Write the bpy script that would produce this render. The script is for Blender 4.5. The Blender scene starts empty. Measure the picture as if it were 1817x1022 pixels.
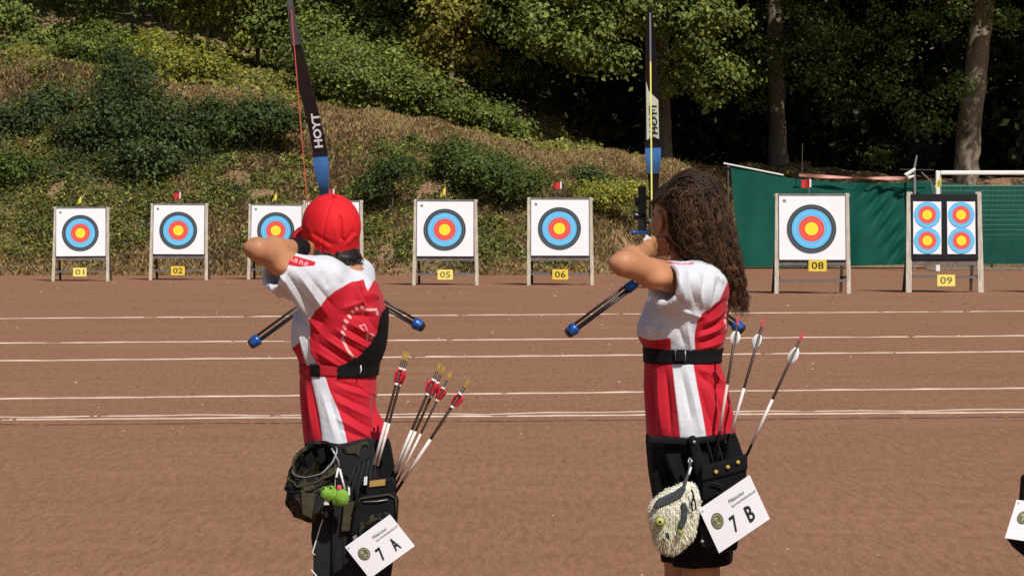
import bpy, bmesh, math, random
import numpy as np
from mathutils import Vector, Matrix

random.seed(7)
RNG = np.random.default_rng(11)
scene = bpy.context.scene
COL = scene.collection

# ------------------------------------------------------------------ camera
FPX, CXP, CYP, HORIZON, CAM_H = 5650.0, 908.5, 511.0, 388.0, 1.5
PITCH = math.atan((CYP - HORIZON) / FPX)
cam_d = bpy.data.cameras.new('camera')
cam = bpy.data.objects.new('camera', cam_d)
COL.objects.link(cam)
cam_d.sensor_width = 36.0
cam_d.lens = FPX / 1817.0 * 36.0
cam_d.clip_start, cam_d.clip_end = 0.5, 3000.0
cam.location = (0, 0, CAM_H)
cam.rotation_euler = (math.radians(90) - PITCH, 0, 0)
scene.camera = cam

# ------------------------------------------------------------------ light
SUN_AZ, SUN_EL = math.radians(27), math.radians(47)      # behind the camera, to its right
world = bpy.data.worlds.new('World')
scene.world = world
world.use_nodes = True
wn = world.node_tree.nodes
wl = world.node_tree.links
wn.clear()
sky = wn.new('ShaderNodeTexSky')
sky.sky_type = 'NISHITA'
sky.sun_disc = False
sky.sun_elevation = SUN_EL
sky.sun_rotation = math.pi - SUN_AZ
bg = wn.new('ShaderNodeBackground')
bg.inputs['Strength'].default_value = 0.06
wo = wn.new('ShaderNodeOutputWorld')
wl.new(sky.outputs[0], bg.inputs[0])
wl.new(bg.outputs[0], wo.inputs[0])
sun_d = bpy.data.lights.new('sun', 'SUN')
sun_d.energy = 4.2
sun_d.angle = math.radians(0.53)
sun_d.color = (1.0, 0.965, 0.90)
sun = bpy.data.objects.new('sun', sun_d)
COL.objects.link(sun)
sun_dir = Vector((math.sin(SUN_AZ) * math.cos(SUN_EL), -math.cos(SUN_AZ) * math.cos(SUN_EL), math.sin(SUN_EL)))
sun.rotation_euler = sun_dir.to_track_quat('Z', 'Y').to_euler()
sun.location = (20, -20, 40)

scene.view_settings.view_transform = 'Standard'
scene.view_settings.look = 'None'
scene.view_settings.exposure = 0.0
scene.view_settings.gamma = 1.0
scene.cycles.max_bounces = 6
scene.cycles.use_denoising = False

# ------------------------------------------------------------------ helpers
def at(px, py, Y):
    """point at world distance Y seen at photo pixel (px, py)"""
    vx, vy = (px - CXP) / FPX, (CYP - py) / FPX
    c, s = math.cos(PITCH), math.sin(PITCH)
    dy, dz = c + vy * s, -s + vy * c
    return Vector((vx / dy * Y, Y, CAM_H + dz / dy * Y))

def ground_y(py):
    vy = (CYP - py) / FPX
    c, s = math.cos(PITCH), math.sin(PITCH)
    return -CAM_H * (c + vy * s) / (-s + vy * c)

def link(o, parent=None):
    COL.objects.link(o)
    if parent is not None:
        o.parent = parent
    return o

def tag(o, label=None, cat=None, group=None, kind=None):
    if label: o['label'] = label
    if cat: o['category'] = cat
    if group: o['group'] = group
    if kind: o['kind'] = kind
    return o

def empty(name, loc, label=None, cat=None, group=None):
    o = bpy.data.objects.new(name, None)
    o.location = loc
    link(o)
    return tag(o, label, cat, group)

def mesh_from(name, verts, faces, smooth=False):
    me = bpy.data.meshes.new(name)
    me.from_pydata([tuple(v) for v in verts], [], faces)
    if smooth:
        me.polygons.foreach_set('use_smooth', [True] * len(me.polygons))
    me.update()
    return me

def mesh_np(name, V, Q, smooth=True):
    """numpy verts (n,3) and faces (m,k)"""
    me = bpy.data.meshes.new(name)
    k = Q.shape[1]
    me.vertices.add(len(V))
    me.vertices.foreach_set('co', np.ascontiguousarray(V, dtype=np.float32).ravel())
    me.loops.add(Q.size)
    me.loops.foreach_set('vertex_index', np.ascontiguousarray(Q, dtype=np.int32).ravel())
    me.polygons.add(len(Q))
    me.polygons.foreach_set('loop_start', np.arange(0, Q.size, k, dtype=np.int32))
    me.polygons.foreach_set('loop_total', np.full(len(Q), k, dtype=np.int32))
    me.polygons.foreach_set('use_smooth', np.full(len(Q), smooth, dtype=bool))
    me.update(calc_edges=True)
    me.validate()
    return me

def obj(name, me, mat=None, parent=None, loc=None):
    o = bpy.data.objects.new(name, me)
    if mat is not None and len(me.materials) == 0:
        me.materials.append(mat)
    link(o, parent)
    if loc is not None:
        o.location = loc
    return o

def add_attr(me, name, arr, domain='POINT'):
    a = me.attributes.new(name, 'FLOAT', domain)
    a.data.foreach_set('value', np.ascontiguousarray(arr, dtype=np.float32))

def add_col(me, name, arr, domain='FACE'):
    a = me.attributes.new(name, 'FLOAT_COLOR', domain)
    c = np.ones((len(arr), 4), dtype=np.float32)
    c[:, :3] = arr
    a.data.foreach_set('color', c.ravel())

class MB:
    """collects simple shapes into one mesh"""
    def __init__(self):
        self.v, self.f = [], []
    def add(self, verts, faces):
        n = len(self.v)
        self.v += [tuple(v) for v in verts]
        self.f += [tuple(i + n for i in f) for f in faces]
    def box(self, c, s, M=None):
        x, y, z = s[0] / 2, s[1] / 2, s[2] / 2
        vs = [Vector((a * x, b * y, d * z)) for a in (-1, 1) for b in (-1, 1) for d in (-1, 1)]
        if M is not None: vs = [M @ v for v in vs]
        c = Vector(c)
        self.add([v + c for v in vs], [(0, 1, 3, 2), (4, 6, 7, 5), (0, 4, 5, 1), (2, 3, 7, 6), (0, 2, 6, 4), (1, 5, 7, 3)])
    def bar(self, a, b, w, h=None, up=(0, 0, 1)):
        """box beam from a to b"""
        a, b = Vector(a), Vector(b)
        d = (b - a)
        L = d.length
        d.normalize()
        u = Vector(up)
        if abs(d.dot(u)) > 0.95: u = Vector((0, 1, 0))
        s = d.cross(u).normalized()
        t = s.cross(d).normalized()
        h = h or w
        vs = []
        for e in (a, b):
            for i, j in ((-1, -1), (1, -1), (1, 1), (-1, 1)):
                vs.append(e + s * (i * w / 2) + t * (j * h / 2))
        self.add(vs, [(3, 2, 1, 0), (4, 5, 6, 7), (0, 1, 5, 4), (1, 2, 6, 5), (2, 3, 7, 6), (3, 0, 4, 7)])
    def tube(self, pts, rad, n=8, cap=True):
        pts = [Vector(p) for p in pts]
        if not hasattr(rad, '__len__'): rad = [rad] * len(pts)
        base = len(self.v)
        ref = None
        for i, p in enumerate(pts):
            d = (pts[min(i + 1, len(pts) - 1)] - pts[max(i - 1, 0)]).normalized()
            if ref is None:
                ref = Vector((0, 0, 1)) if abs(d.z) < 0.9 else Vector((1, 0, 0))
            s = d.cross(ref).normalized()
            t = s.cross(d).normalized()
            ref = t
            for k in range(n):
                a = 2 * math.pi * k / n
                self.v.append(tuple(p + (s * math.cos(a) + t * math.sin(a)) * rad[i]))
        for i in range(len(pts) - 1):
            for k in range(n):
                a, b = base + i * n + k, base + i * n + (k + 1) % n
                self.f.append((a, b, b + n, a + n))
        if cap:
            self.f.append(tuple(base + k for k in reversed(range(n))))
            e = base + (len(pts) - 1) * n
            self.f.append(tuple(e + k for k in range(n)))
    def mesh(self, name, smooth=False):
        return mesh_from(name, self.v, self.f, smooth)
    def build(self, name, mat, parent=None, smooth=False, loc=None):
        return obj(name, self.mesh(name, smooth), mat, parent, loc)

def bevel_mesh(me, w, seg=2, angle=0.6):
    bm = bmesh.new()
    bm.from_mesh(me)
    bmesh.ops.recalc_face_normals(bm, faces=bm.faces)
    ed = [e for e in bm.edges if len(e.link_faces) == 2 and e.calc_face_angle(0) > angle]
    bmesh.ops.bevel(bm, geom=ed, offset=w, segments=seg, affect='EDGES', profile=0.5, clamp_overlap=True)
    bm.to_mesh(me)
    bm.free()
    return me

def text_geo(txt, size=1.0, bold=0.0):
    cu = bpy.data.curves.new('lettering', 'FONT')
    cu.body = txt
    cu.size = size
    cu.offset = bold
    cu.resolution_u = 2
    cu.align_x, cu.align_y = 'CENTER', 'CENTER'
    o = bpy.data.objects.new('lettering', cu)
    COL.objects.link(o)
    dg = bpy.context.evaluated_depsgraph_get()
    me = bpy.data.meshes.new_from_object(o.evaluated_get(dg))
    bpy.data.objects.remove(o)
    V = [v.co.copy() for v in me.vertices]
    F = [tuple(p.vertices) for p in me.polygons]
    bpy.data.meshes.remove(me)
    xs = [v.x for v in V]; ys = [v.y for v in V]
    c = Vector(((min(xs) + max(xs)) / 2, (min(ys) + max(ys)) / 2, 0))
    return [v - c for v in V], F, max(xs) - min(xs), max(ys) - min(ys)

def text_obj(name, txt, origin, u, v, width, height, mat, parent, bold=0.0):
    """flat lettering centred on origin, u = reading direction, v = up (unit vectors)"""
    V, F, w, h = text_geo(txt, 1.0, bold)
    u, v, origin = Vector(u), Vector(v), Vector(origin)
    vs = [origin + u * (p.x / w * width) + v * (p.y / h * height) for p in V]
    return obj(name, mesh_from(name, vs, F), mat, parent)

# ------------------------------------------------------------------ materials
def nodes_of(name):
    m = bpy.data.materials.new(name)
    m.use_nodes = True
    nt = m.node_tree
    b = nt.nodes['Principled BSDF']
    return m, nt, nt.nodes, nt.links, b

def mk(name, col, rough=0.7, var=0.12, scale=18.0, bump=0.0, bscale=60.0, spec=0.35, metal=0.0, sheen=0.0, sss=0.0, stretch=None, bdist=0.01):
    m, nt, N, L, b = nodes_of(name)
    b.inputs['Roughness'].default_value = rough
    b.inputs['Specular IOR Level'].default_value = spec
    b.inputs['Metallic'].default_value = metal
    if sheen: b.inputs['Sheen Weight'].default_value = sheen
    if sss:
        b.inputs['Subsurface Weight'].default_value = sss
        b.inputs['Subsurface Radius'].default_value = (0.012, 0.005, 0.003)
        b.inputs['Subsurface Scale'].default_value = 1.0
    tc = N.new('ShaderNodeTexCoord')
    src = tc.outputs['Object']
    if stretch:
        mp = N.new('ShaderNodeMapping')
        mp.inputs['Scale'].default_value = stretch
        L.new(src, mp.inputs[0])
        src = mp.outputs[0]
    no = N.new('ShaderNodeTexNoise')
    no.inputs['Scale'].default_value = scale
    no.inputs['Detail'].default_value = 5
    no.inputs['Roughness'].default_value = 0.65
    L.new(src, no.inputs['Vector'])
    rp = N.new('ShaderNodeValToRGB')
    rp.color_ramp.elements[0].position = 0.3
    rp.color_ramp.elements[1].position = 0.7
    rp.color_ramp.elements[0].color = tuple(c * (1 - var) for c in col) + (1,)
    rp.color_ramp.elements[1].color = tuple(min(1, c * (1 + var)) for c in col) + (1,)
    L.new(no.outputs['Fac'], rp.inputs[0])
    L.new(rp.outputs[0], b.inputs['Base Color'])
    if bump:
        n2 = N.new('ShaderNodeTexNoise')
        n2.inputs['Scale'].default_value = bscale
        n2.inputs['Detail'].default_value = 4
        L.new(src, n2.inputs['Vector'])
        bp = N.new('ShaderNodeBump')
        bp.inputs['Strength'].default_value = bump
        bp.inputs['Distance'].default_value = bdist
        L.new(n2.outputs['Fac'], bp.inputs['Height'])
        L.new(bp.outputs[0], b.inputs['Normal'])
    return m

def leaf_material(name, transl=0.35, rough=0.5, spec=0.25):
    m, nt, N, L, b = nodes_of(name)
    a = N.new('ShaderNodeAttribute'); a.attribute_name = 'col'
    b.inputs['Roughness'].default_value = rough
    b.inputs['Specular IOR Level'].default_value = spec
    L.new(a.outputs['Color'], b.inputs['Base Color'])
    tr = N.new('ShaderNodeBsdfTranslucent')
    mixc = N.new('ShaderNodeMixRGB'); mixc.blend_type = 'MULTIPLY'; mixc.inputs[0].default_value = 1.0
    mixc.inputs[2].default_value = (1.0, 1.0, 0.45, 1)
    L.new(a.outputs['Color'], mixc.inputs[1])
    L.new(mixc.outputs[0], tr.inputs['Color'])
    ms = N.new('ShaderNodeMixShader'); ms.inputs[0].default_value = transl
    L.new(b.outputs[0], ms.inputs[1]); L.new(tr.outputs[0], ms.inputs[2])
    L.new(ms.outputs[0], N['Material Output'].inputs['Surface'])
    return m

def attr_material(name, rough=0.6, spec=0.3, bump=0.0, bscale=200):
    m, nt, N, L, b = nodes_of(name)
    a = N.new('ShaderNodeAttribute'); a.attribute_name = 'col'
    L.new(a.outputs['Color'], b.inputs['Base Color'])
    b.inputs['Roughness'].default_value = rough
    b.inputs['Specular IOR Level'].default_value = spec
    return m

MAT = {}
MAT['leaf'] = leaf_material('leaf')
MAT['bark'] = mk('bark', (0.16, 0.125, 0.09), 0.9, 0.35, 3.0, 0.8, 8.0, 0.2, stretch=(1, 1, 0.25), bdist=.05)
MAT['pale_bark'] = mk('pale_bark', (0.24, 0.19, 0.14), 0.9, 0.75, 1.6, 0.8, 7.0, 0.2, stretch=(1, 1, 0.4), bdist=.05)
MAT['wood'] = mk('weathered_wood', (0.50, 0.44, 0.36), 0.8, 0.3, 6.0, 0.4, 20, 0.2, stretch=(3, 3, 0.5))
MAT['dark_wood'] = mk('dark_wood', (0.10, 0.085, 0.075), 0.85, 0.3, 6.0, 0.3, 20, 0.2)
MAT['grey_wood'] = mk('grey_wood', (0.17, 0.15, 0.14), 0.85, 0.3, 6.0, 0.3, 20, 0.2)
MAT['paper'] = mk('paper', (0.80, 0.80, 0.83), 0.85, 0.03, 3.0, 0.25, 2.5, 0.2, bdist=.004)
MAT['foam'] = mk('black_foam', (0.012, 0.012, 0.014), 0.9, 0.2, 20)
MAT['ink'] = mk('black_ink', (0.015, 0.015, 0.015), 0.7, 0.05)
MAT['grey_ink'] = mk('grey_ink', (0.2, 0.2, 0.2), 0.7, 0.05)
MAT['plate'] = mk('yellow_plate', (0.72, 0.50, 0.045), 0.6, 0.08, 8)
MAT['flag_yellow'] = mk('yellow_cloth', (0.75, 0.68, 0.08), 0.8, 0.1)
MAT['flag_red'] = mk('red_cloth', (0.55, 0.03, 0.03), 0.8, 0.1)
MAT['white_paint'] = mk('white_paint', (0.8, 0.8, 0.77), 0.5, 0.05, 5)
MAT['steel'] = mk('steel', (0.35, 0.35, 0.36), 0.45, 0.1, metal=0.6)
# ------------------------------------------------------------------ ground
def ground_material():
    m, nt, N, L, b = nodes_of('red_cinder')
    b.inputs['Roughness'].default_value = 0.95
    b.inputs['Specular IOR Level'].default_value = 0.1
    tc = N.new('ShaderNodeTexCoord')
    def noise(scale, detail, mp=None, rough=0.6):
        n = N.new('ShaderNodeTexNoise')
        n.inputs['Scale'].default_value = scale
        n.inputs['Detail'].default_value = detail
        n.inputs['Roughness'].default_value = rough
        if mp:
            k = N.new('ShaderNodeMapping'); k.inputs['Scale'].default_value = mp
            L.new(tc.outputs['Object'], k.inputs[0]); L.new(k.outputs[0], n.inputs['Vector'])
        else:
            L.new(tc.outputs['Object'], n.inputs['Vector'])
        return n
    def ramp(src, p0, p1, c0, c1):
        r = N.new('ShaderNodeValToRGB')
        r.color_ramp.elements[0].position, r.color_ramp.elements[1].position = p0, p1
        r.color_ramp.elements[0].color, r.color_ramp.elements[1].color = c0 + (1,), c1 + (1,)
        L.new(src, r.inputs[0])
        return r
    def mix(kind, f, a, bb):
        x = N.new('ShaderNodeMixRGB'); x.blend_type = kind; x.inputs[0].default_value = f
        L.new(a, x.inputs[1]); L.new(bb, x.inputs[2])
        return x.outputs[0]
    big = ramp(noise(0.35, 4).outputs['Fac'], 0.3, 0.7, (0.298, 0.148, 0.085), (0.326, 0.164, 0.096))
    grain = ramp(noise(26.0, 8, (1, 0.11, 1), 0.8).outputs['Fac'], 0.28, 0.72, (0.66, 0.64, 0.62), (1.30, 1.32, 1.34))
    fine = ramp(noise(110.0, 4, (1, 0.14, 1), 0.85).outputs['Fac'], 0.3, 0.7, (0.66, 0.64, 0.64), (1.30, 1.31, 1.32))
    track = ramp(noise(1.4, 5, (0.25, 1.0, 1), 0.7).outputs['Fac'], 0.35, 0.65, (0.95, 0.94, 0.93), (1.03, 1.035, 1.04))
    c = mix('MULTIPLY', 1.0, big.outputs[0], grain.outputs[0])
    c = mix('MULTIPLY', 0.8, c, fine.outputs[0])
    c = mix('MULTIPLY', 1.0, c, track.outputs[0])
    scuff = ramp(noise(1.1, 7, (0.8, 0.5, 1), 0.72).outputs['Fac'], 0.62, 0.72, (1, 1, 1), (0.88, 0.86, 0.85))
    dust = ramp(noise(0.55, 6, (0.5, 0.9, 1), 0.7).outputs['Fac'], 0.55, 0.75, (1, 1, 1), (1.12, 1.14, 1.16))
    c = mix('MULTIPLY', 1.0, c, scuff.outputs[0])
    c = mix('MULTIPLY', 1.0, c, dust.outputs[0])
    L.new(c, b.inputs['Base Color'])
    bp = N.new('ShaderNodeBump'); bp.inputs['Strength'].default_value = 0.5; bp.inputs['Distance'].default_value = 0.012
    L.new(noise(45.0, 5, None, 0.7).outputs['Fac'], bp.inputs['Height'])
    L.new(bp.outputs[0], b.inputs['Normal'])
    return m
MAT['cinder'] = ground_material()
g = mesh_from('ground', [(-300, -60, 0), (300, -60, 0), (300, 500, 0), (-300, 500, 0)], [(0, 1, 2, 3)])
tag(obj('ground', g, MAT['cinder']), kind='structure')

# raised lane markings across the field
MAT['chalk'] = mk('chalk_line', (0.58, 0.46, 0.38), 0.9, 0.3, 2.0)
MAT['edge_strip'] = mk('edge_strip', (0.06, 0.04, 0.032), 0.9, 0.4, 2.0)

def strip(name, pyl, pyr, w, h, mat, gaps=0, wob=0.0, rise=0.0):
    a, b = at(-500, pyl, ground_y(pyl)), at(2300, pyr, ground_y(pyr))
    n = 900
    V, F = [], []
    ph = RNG.uniform(0, 6.28, 6)
    live = np.ones(n, bool)
    faint = np.zeros(n + 1, bool)
    for _ in range(gaps):
        k = RNG.integers(5, n - 12)
        faint[k:k + RNG.integers(1, 10)] = True
        if RNG.random() < .5: live[k:k + 2] = False
    for i in range(n + 1):
        t = i / n
        p = a.lerp(b, t)
        q = wob * sum(math.sin(t * f + ph[j]) for j, f in enumerate((21, 47, 90))) / 3
        hh = h * (0.35 if faint[i] else 1.0) * (0.8 + 0.2 * math.sin(t * 160 + ph[3]) * math.sin(t * 61 + ph[4])) + rise * max(0, math.sin(t * 17 + ph[5]))
        y = p.y + q
        for dx, z in ((-w / 2, -0.004), (-w * 0.3, hh), (w * 0.3, hh), (w / 2, -0.004)):
            V.append((p.x, y + dx, z))
    for i in range(n):
        if live[i]:
            o = i * 4
            F += [(o + k, o + 4 + k, o + 5 + k, o + 1 + k) for k in range(3)]
    return tag(obj(name, mesh_from(name, V, F), mat), kind='structure')

strip('lane_line', 569, 549, 0.05, 0.013, MAT['chalk'], 14, 0.05)
strip('lane_line', 613, 593, 0.05, 0.0135, MAT['chalk'], 9, 0.05)
strip('lane_line', 645, 620, 0.05, 0.0135, MAT['chalk'], 4, 0.05)
strip('lane_line', 713, 684, 0.05, 0.011, MAT['chalk'], 6, 0.03)
strip('lane_line', 749, 728, 0.05, 0.0105, MAT['chalk'], 5, 0.03)
strip('lane_line', 744, 723, 0.04, 0.0075, MAT['chalk'], 12, 0.12)
strip('track_edge', 758, 737, 0.05, 0.006, MAT['edge_strip'], 70, 0.06)

# loose pebbles on the cinder
def pebbles():
    n = 420
    Y = 9.0 + 75 * RNG.random(n) ** 1.3
    X = (RNG.random(n) * 2200 - 200 - CXP) / FPX * Y
    s = RNG.uniform(0.006, 0.016, n) * np.clip(Y / 25, 0.7, 2.0)
    base = np.array([(0, 0, 1), (1, 0, 0), (0, 1, 0), (-1, 0, 0), (0, -1, 0)], float)
    V = (base[None] * s[:, None, None] * RNG.uniform(0.6, 1.2, (n, 1, 3)))
    V[:, :, 2] *= 0.6
    V += np.stack([X, Y, np.zeros(n)], 1)[:, None]
    tri = np.array([(0, 1, 2), (0, 2, 3), (0, 3, 4), (0, 4, 1)])
    Q = (np.arange(n)[:, None, None] * 5 + tri[None]).reshape(-1, 3)
    me = mesh_np('pebbles', V.reshape(-1, 3), Q, False)
    c = np.where(RNG.random((n, 1)) < 0.35, np.array([[0.5, 0.42, 0.36]]), np.array([[0.10, 0.055, 0.04]]))
    add_col(me, 'col', np.repeat(c, 4, 0))
    o = obj('pebbles', me, attr_material('pebble'))
    tag(o, 'scattered small pale and dark pebbles on the red cinder', 'pebbles', kind='stuff')
pebbles()

# ------------------------------------------------------------------ the bank
def wob2(x, y, f, seed):
    r = np.random.default_rng(seed)
    out = np.zeros_like(x, dtype=float)
    for i in range(7):
        a = r.uniform(0, 6.28); k = f * r.uniform(0.6, 1.7); p = r.uniform(0, 6.28)
        out += np.sin((x * math.cos(a) + y * math.sin(a)) * k + p)
    return out / 3.2

CR_PX = np.array([-900, 0, 200, 400, 600, 800, 950, 1150, 1300, 2600], float)
CR_PY = np.array([105, 112, 126, 168, 198, 238, 266, 284, 302, 335], float)
def foot_y(X):
    return np.interp(X, [-60, 1.5, 5.5, 7.2, 60], [84.5, 84.5, 92.0, 98.5, 98.5])
def bank_z(X, Y):
    X, Y = np.asarray(X, float), np.asarray(Y, float)
    f = foot_y(X)
    yc = f + 9.0
    px = CXP + X / yc * FPX
    zc = CAM_H + (HORIZON - np.interp(px, CR_PX, CR_PY)) / FPX * yc
    t = np.clip((Y - f) / 9.0, -0.2, 1.0)
    z = zc * np.where(t > 0, t * (1.22 - 0.22 * t), t)
    back = np.clip(Y - yc - 1.0, 0, None)
    rise = np.interp(X, [-20, -4, 4], [0.13, 0.13, 0.02])
    z = z + np.minimum(back, 14) * rise + np.clip(back - 14, 0, 40) * 0.35
    amp = np.clip(t, 0, 1) * 0.16
    return z + amp * (wob2(X, Y, 0.9, 3) + 0.5 * wob2(X, Y, 2.6, 4)) - 0.03

def bank_material():
    m, nt, N, L, b = nodes_of('dry_bank')
    b.inputs['Roughness'].default_value = 1.0
    b.inputs['Specular IOR Level'].default_value = 0.05
    tc = N.new('ShaderNodeTexCoord')
    n1 = N.new('ShaderNodeTexNoise'); n1.inputs['Scale'].default_value = 0.5; n1.inputs['Detail'].default_value = 6; n1.inputs['Roughness'].default_value = 0.7
    n2 = N.new('ShaderNodeTexNoise'); n2.inputs['Scale'].default_value = 7; n2.inputs['Detail'].default_value = 6; n2.inputs['Roughness'].default_value = 0.75
    for n in (n1, n2): L.new(tc.outputs['Object'], n.inputs['Vector'])
    r = N.new('ShaderNodeValToRGB')
    e = r.color_ramp.elements
    e[0].position = 0.35; e[0].color = (0.16, 0.115, 0.06, 1)
    e[1].position = 0.62; e[1].color = (0.40, 0.235, 0.15, 1)
    k = e.new(0.5); k.color = (0.27, 0.18, 0.095, 1)
    L.new(n1.outputs['Fac'], r.inputs[0])
    r2 = N.new('ShaderNodeValToRGB')
    r2.color_ramp.elements[0].position, r2.color_ramp.elements[1].position = 0.3, 0.7
    r2.color_ramp.elements[0].color, r2.color_ramp.elements[1].color = (0.5, 0.5, 0.5, 1), (1.35, 1.35, 1.35, 1)
    L.new(n2.outputs['Fac'], r2.inputs[0])
    mx = N.new('ShaderNodeMixRGB'); mx.blend_type = 'MULTIPLY'; mx.inputs[0].default_value = 1
    L.new(r.outputs[0], mx.inputs[1]); L.new(r2.outputs[0], mx.inputs[2])
    L.new(mx.outputs[0], b.inputs['Base Color'])
    bp = N.new('ShaderNodeBump'); bp.inputs['Strength'].default_value = 1.0; bp.inputs['Distance'].default_value = 0.08
    L.new(n2.outputs['Fac'], bp.inputs['Height']); L.new(bp.outputs[0], b.inputs['Normal'])
    return m
def build_bank():
    xs = np.linspace(-34, 40, 190)
    V, nx, ny = [], len(xs), 110
    tt = np.concatenate([np.linspace(-0.6, 12, 70), np.linspace(12.6, 70, 40)])
    X, T = np.meshgrid(xs, tt, indexing='ij')
    Y = foot_y(X) + T
    Z = bank_z(X, Y)
    V = np.stack([X, Y, Z], -1).reshape(-1, 3)
    i, j = np.meshgrid(np.arange(nx - 1), np.arange(ny - 1), indexing='ij')
    a = (i * ny + j).ravel()
    Q = np.stack([a, a + ny, a + ny + 1, a + 1], 1)
    tag(obj('bank', mesh_np('bank', V, Q), bank_material()), kind='structure')
build_bank()

# ------------------------------------------------------------------ leaves
def unit(v):
    return v / np.maximum(np.linalg.norm(v, axis=-1, keepdims=True), 1e-9)

def leaf_mesh(name, pos, nrm, size, col, width=0.62, upright=None):
    n = len(pos)
    nrm = unit(nrm)
    t = unit(np.cross(nrm, RNG.normal(size=(n, 3))))
    if upright is not None:
        t = unit(upright)
        nrm = unit(np.cross(t, np.cross(nrm, t)))
    b = np.cross(nrm, t)
    s = size[:, None]
    V = np.stack([pos - t * s * 0.5, pos + b * s * 0.5 * width + nrm * s * 0.1, pos + t * s * 0.5, pos - b * s * 0.5 * width + nrm * s * 0.1], 1)
    Q = (np.arange(n)[:, None] * 4 + np.arange(4)[None]).astype(np.int32)
    me = mesh_np(name, V.reshape(-1, 3), Q, False)
    add_col(me, 'col', col)
    return me

def palette(n, base, var=0.3, yellow=0.15):
    base = np.asarray(base, float)
    k = np.exp(RNG.normal(0, var, (n, 1)))
    c = base[None] * k
    y = (RNG.random((n, 1)) < yellow)
    c = np.where(y, c * np.array([[1.5, 1.15, 0.8]]), c)
    return np.clip(c, 0.004, 0.6)

GREEN = (0.135, 0.182, 0.038)
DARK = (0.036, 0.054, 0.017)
IVY = (0.060, 0.090, 0.028)
LIME = (0.250, 0.275, 0.050)
YEL = (0.245, 0.240, 0.050)
OAK = (0.170, 0.215, 0.052)

def crown_points(blobs, n_clusters, per, spread, shell=(0.55, 1.0)):
    """leaf positions gathered in clumps through the blobs' outer volume"""
    P, NN, CT = [], [], []
    vol = np.array([b[1][0] * b[1][1] + b[1][1] * b[1][2] + b[1][0] * b[1][2] for b in blobs])
    for (c, r), w in zip(blobs, vol / vol.sum()):
        k = max(3, int(n_clusters * w))
        d = unit(RNG.normal(size=(k, 3)))
        rad = RNG.uniform(shell[0], shell[1], (k, 1))
        cc = np.array(c)[None] + d * rad * np.array(r)[None]
        sz = RNG.uniform(0.6, 1.5, (k, 1, 1)) * spread
        q = cc[:, None] + RNG.normal(size=(k, per, 3)) * sz * np.array([1, 1, 0.62])
        nn = unit((q - cc[:, None])) * 0.55 + d[:, None] * 0.45 + np.array([0, -0.1, 0.55]) + RNG.normal(size=(k, per, 3)) * 0.42
        P.append(q.reshape(-1, 3)); NN.append(nn.reshape(-1, 3))
        CT.append(np.repeat(np.exp(RNG.normal(0, 0.22, k)), per))
    return np.concatenate(P), np.concatenate(NN), np.concatenate(CT)

def trunk_mesh(pts, radii, limbs=(), n=10):
    mb = MB()
    def bumpy(pts, radii, n):
        base = len(mb.v)
        fine, fr = [], []
        for i in range(len(pts) - 1):
            for k in range(5):
                fine.append(Vector(pts[i]).lerp(Vector(pts[i + 1]), k / 5)); fr.append(radii[i] + (radii[i + 1] - radii[i]) * k / 5)
        fine.append(Vector(pts[-1])); fr.append(radii[-1])
        mb.tube(fine, fr, n)
        for i in range(base, len(mb.v)):
            ring = (i - base) // n
            if ring < len(fine):
                c = fine[ring]
                v = Vector(mb.v[i])
                mb.v[i] = tuple(c + (v - c) * random.uniform(0.86, 1.14))
    bumpy(pts, radii, n)
    for lp, lr in limbs:
        bumpy(lp, lr, 6)
    return mb.mesh('trunk', True)

def tree(name, label, base, pts, radii, blobs, n_clusters, per, spread, leaf, colr, cat='tree', group=None, bark='bark', yellow=0.12, limbs=True, shell=(0.55, 1.0)):
    root = empty(name, base, label, cat, group)
    base = Vector(base)
    L = []
    top = Vector(pts[-1]); mid = Vector(pts[-2])
    if limbs:
        for c, r in blobs:
            s = mid.lerp(top, random.uniform(0.0, 0.9))
            e = Vector(c)
            m = s.lerp(e, 0.5) + Vector((0, 0, random.uniform(0.0, 0.4)))
            q = radii[-1]
            L.append(([s - base, m - base, e - base], [q * 0.8, q * 0.5, q * 0.18]))
    obj('trunk', trunk_mesh([Vector(p) - base for p in pts], radii, L), MAT[bark], root)
    P, NN, ct = crown_points(blobs, n_clusters, per, spread, shell)
    n = len(P)
    col = palette(n, colr, 0.22, yellow) * ct[:, None]
    me = leaf_mesh('crown', P - np.array(base), NN, leaf * RNG.uniform(0.6, 1.35, n), np.clip(col, 0.003, 0.5))
    obj('crown', me, MAT['leaf'], root)
    return root

def Wp(px, py, Y):
    return at(px, py, Y)

def blob(px, py, Y, r, rz=None, ry=None):
    p = at(px, py, Y)
    return ((p.x, p.y, p.z), (r, ry or r, rz or r * 0.85))

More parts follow.
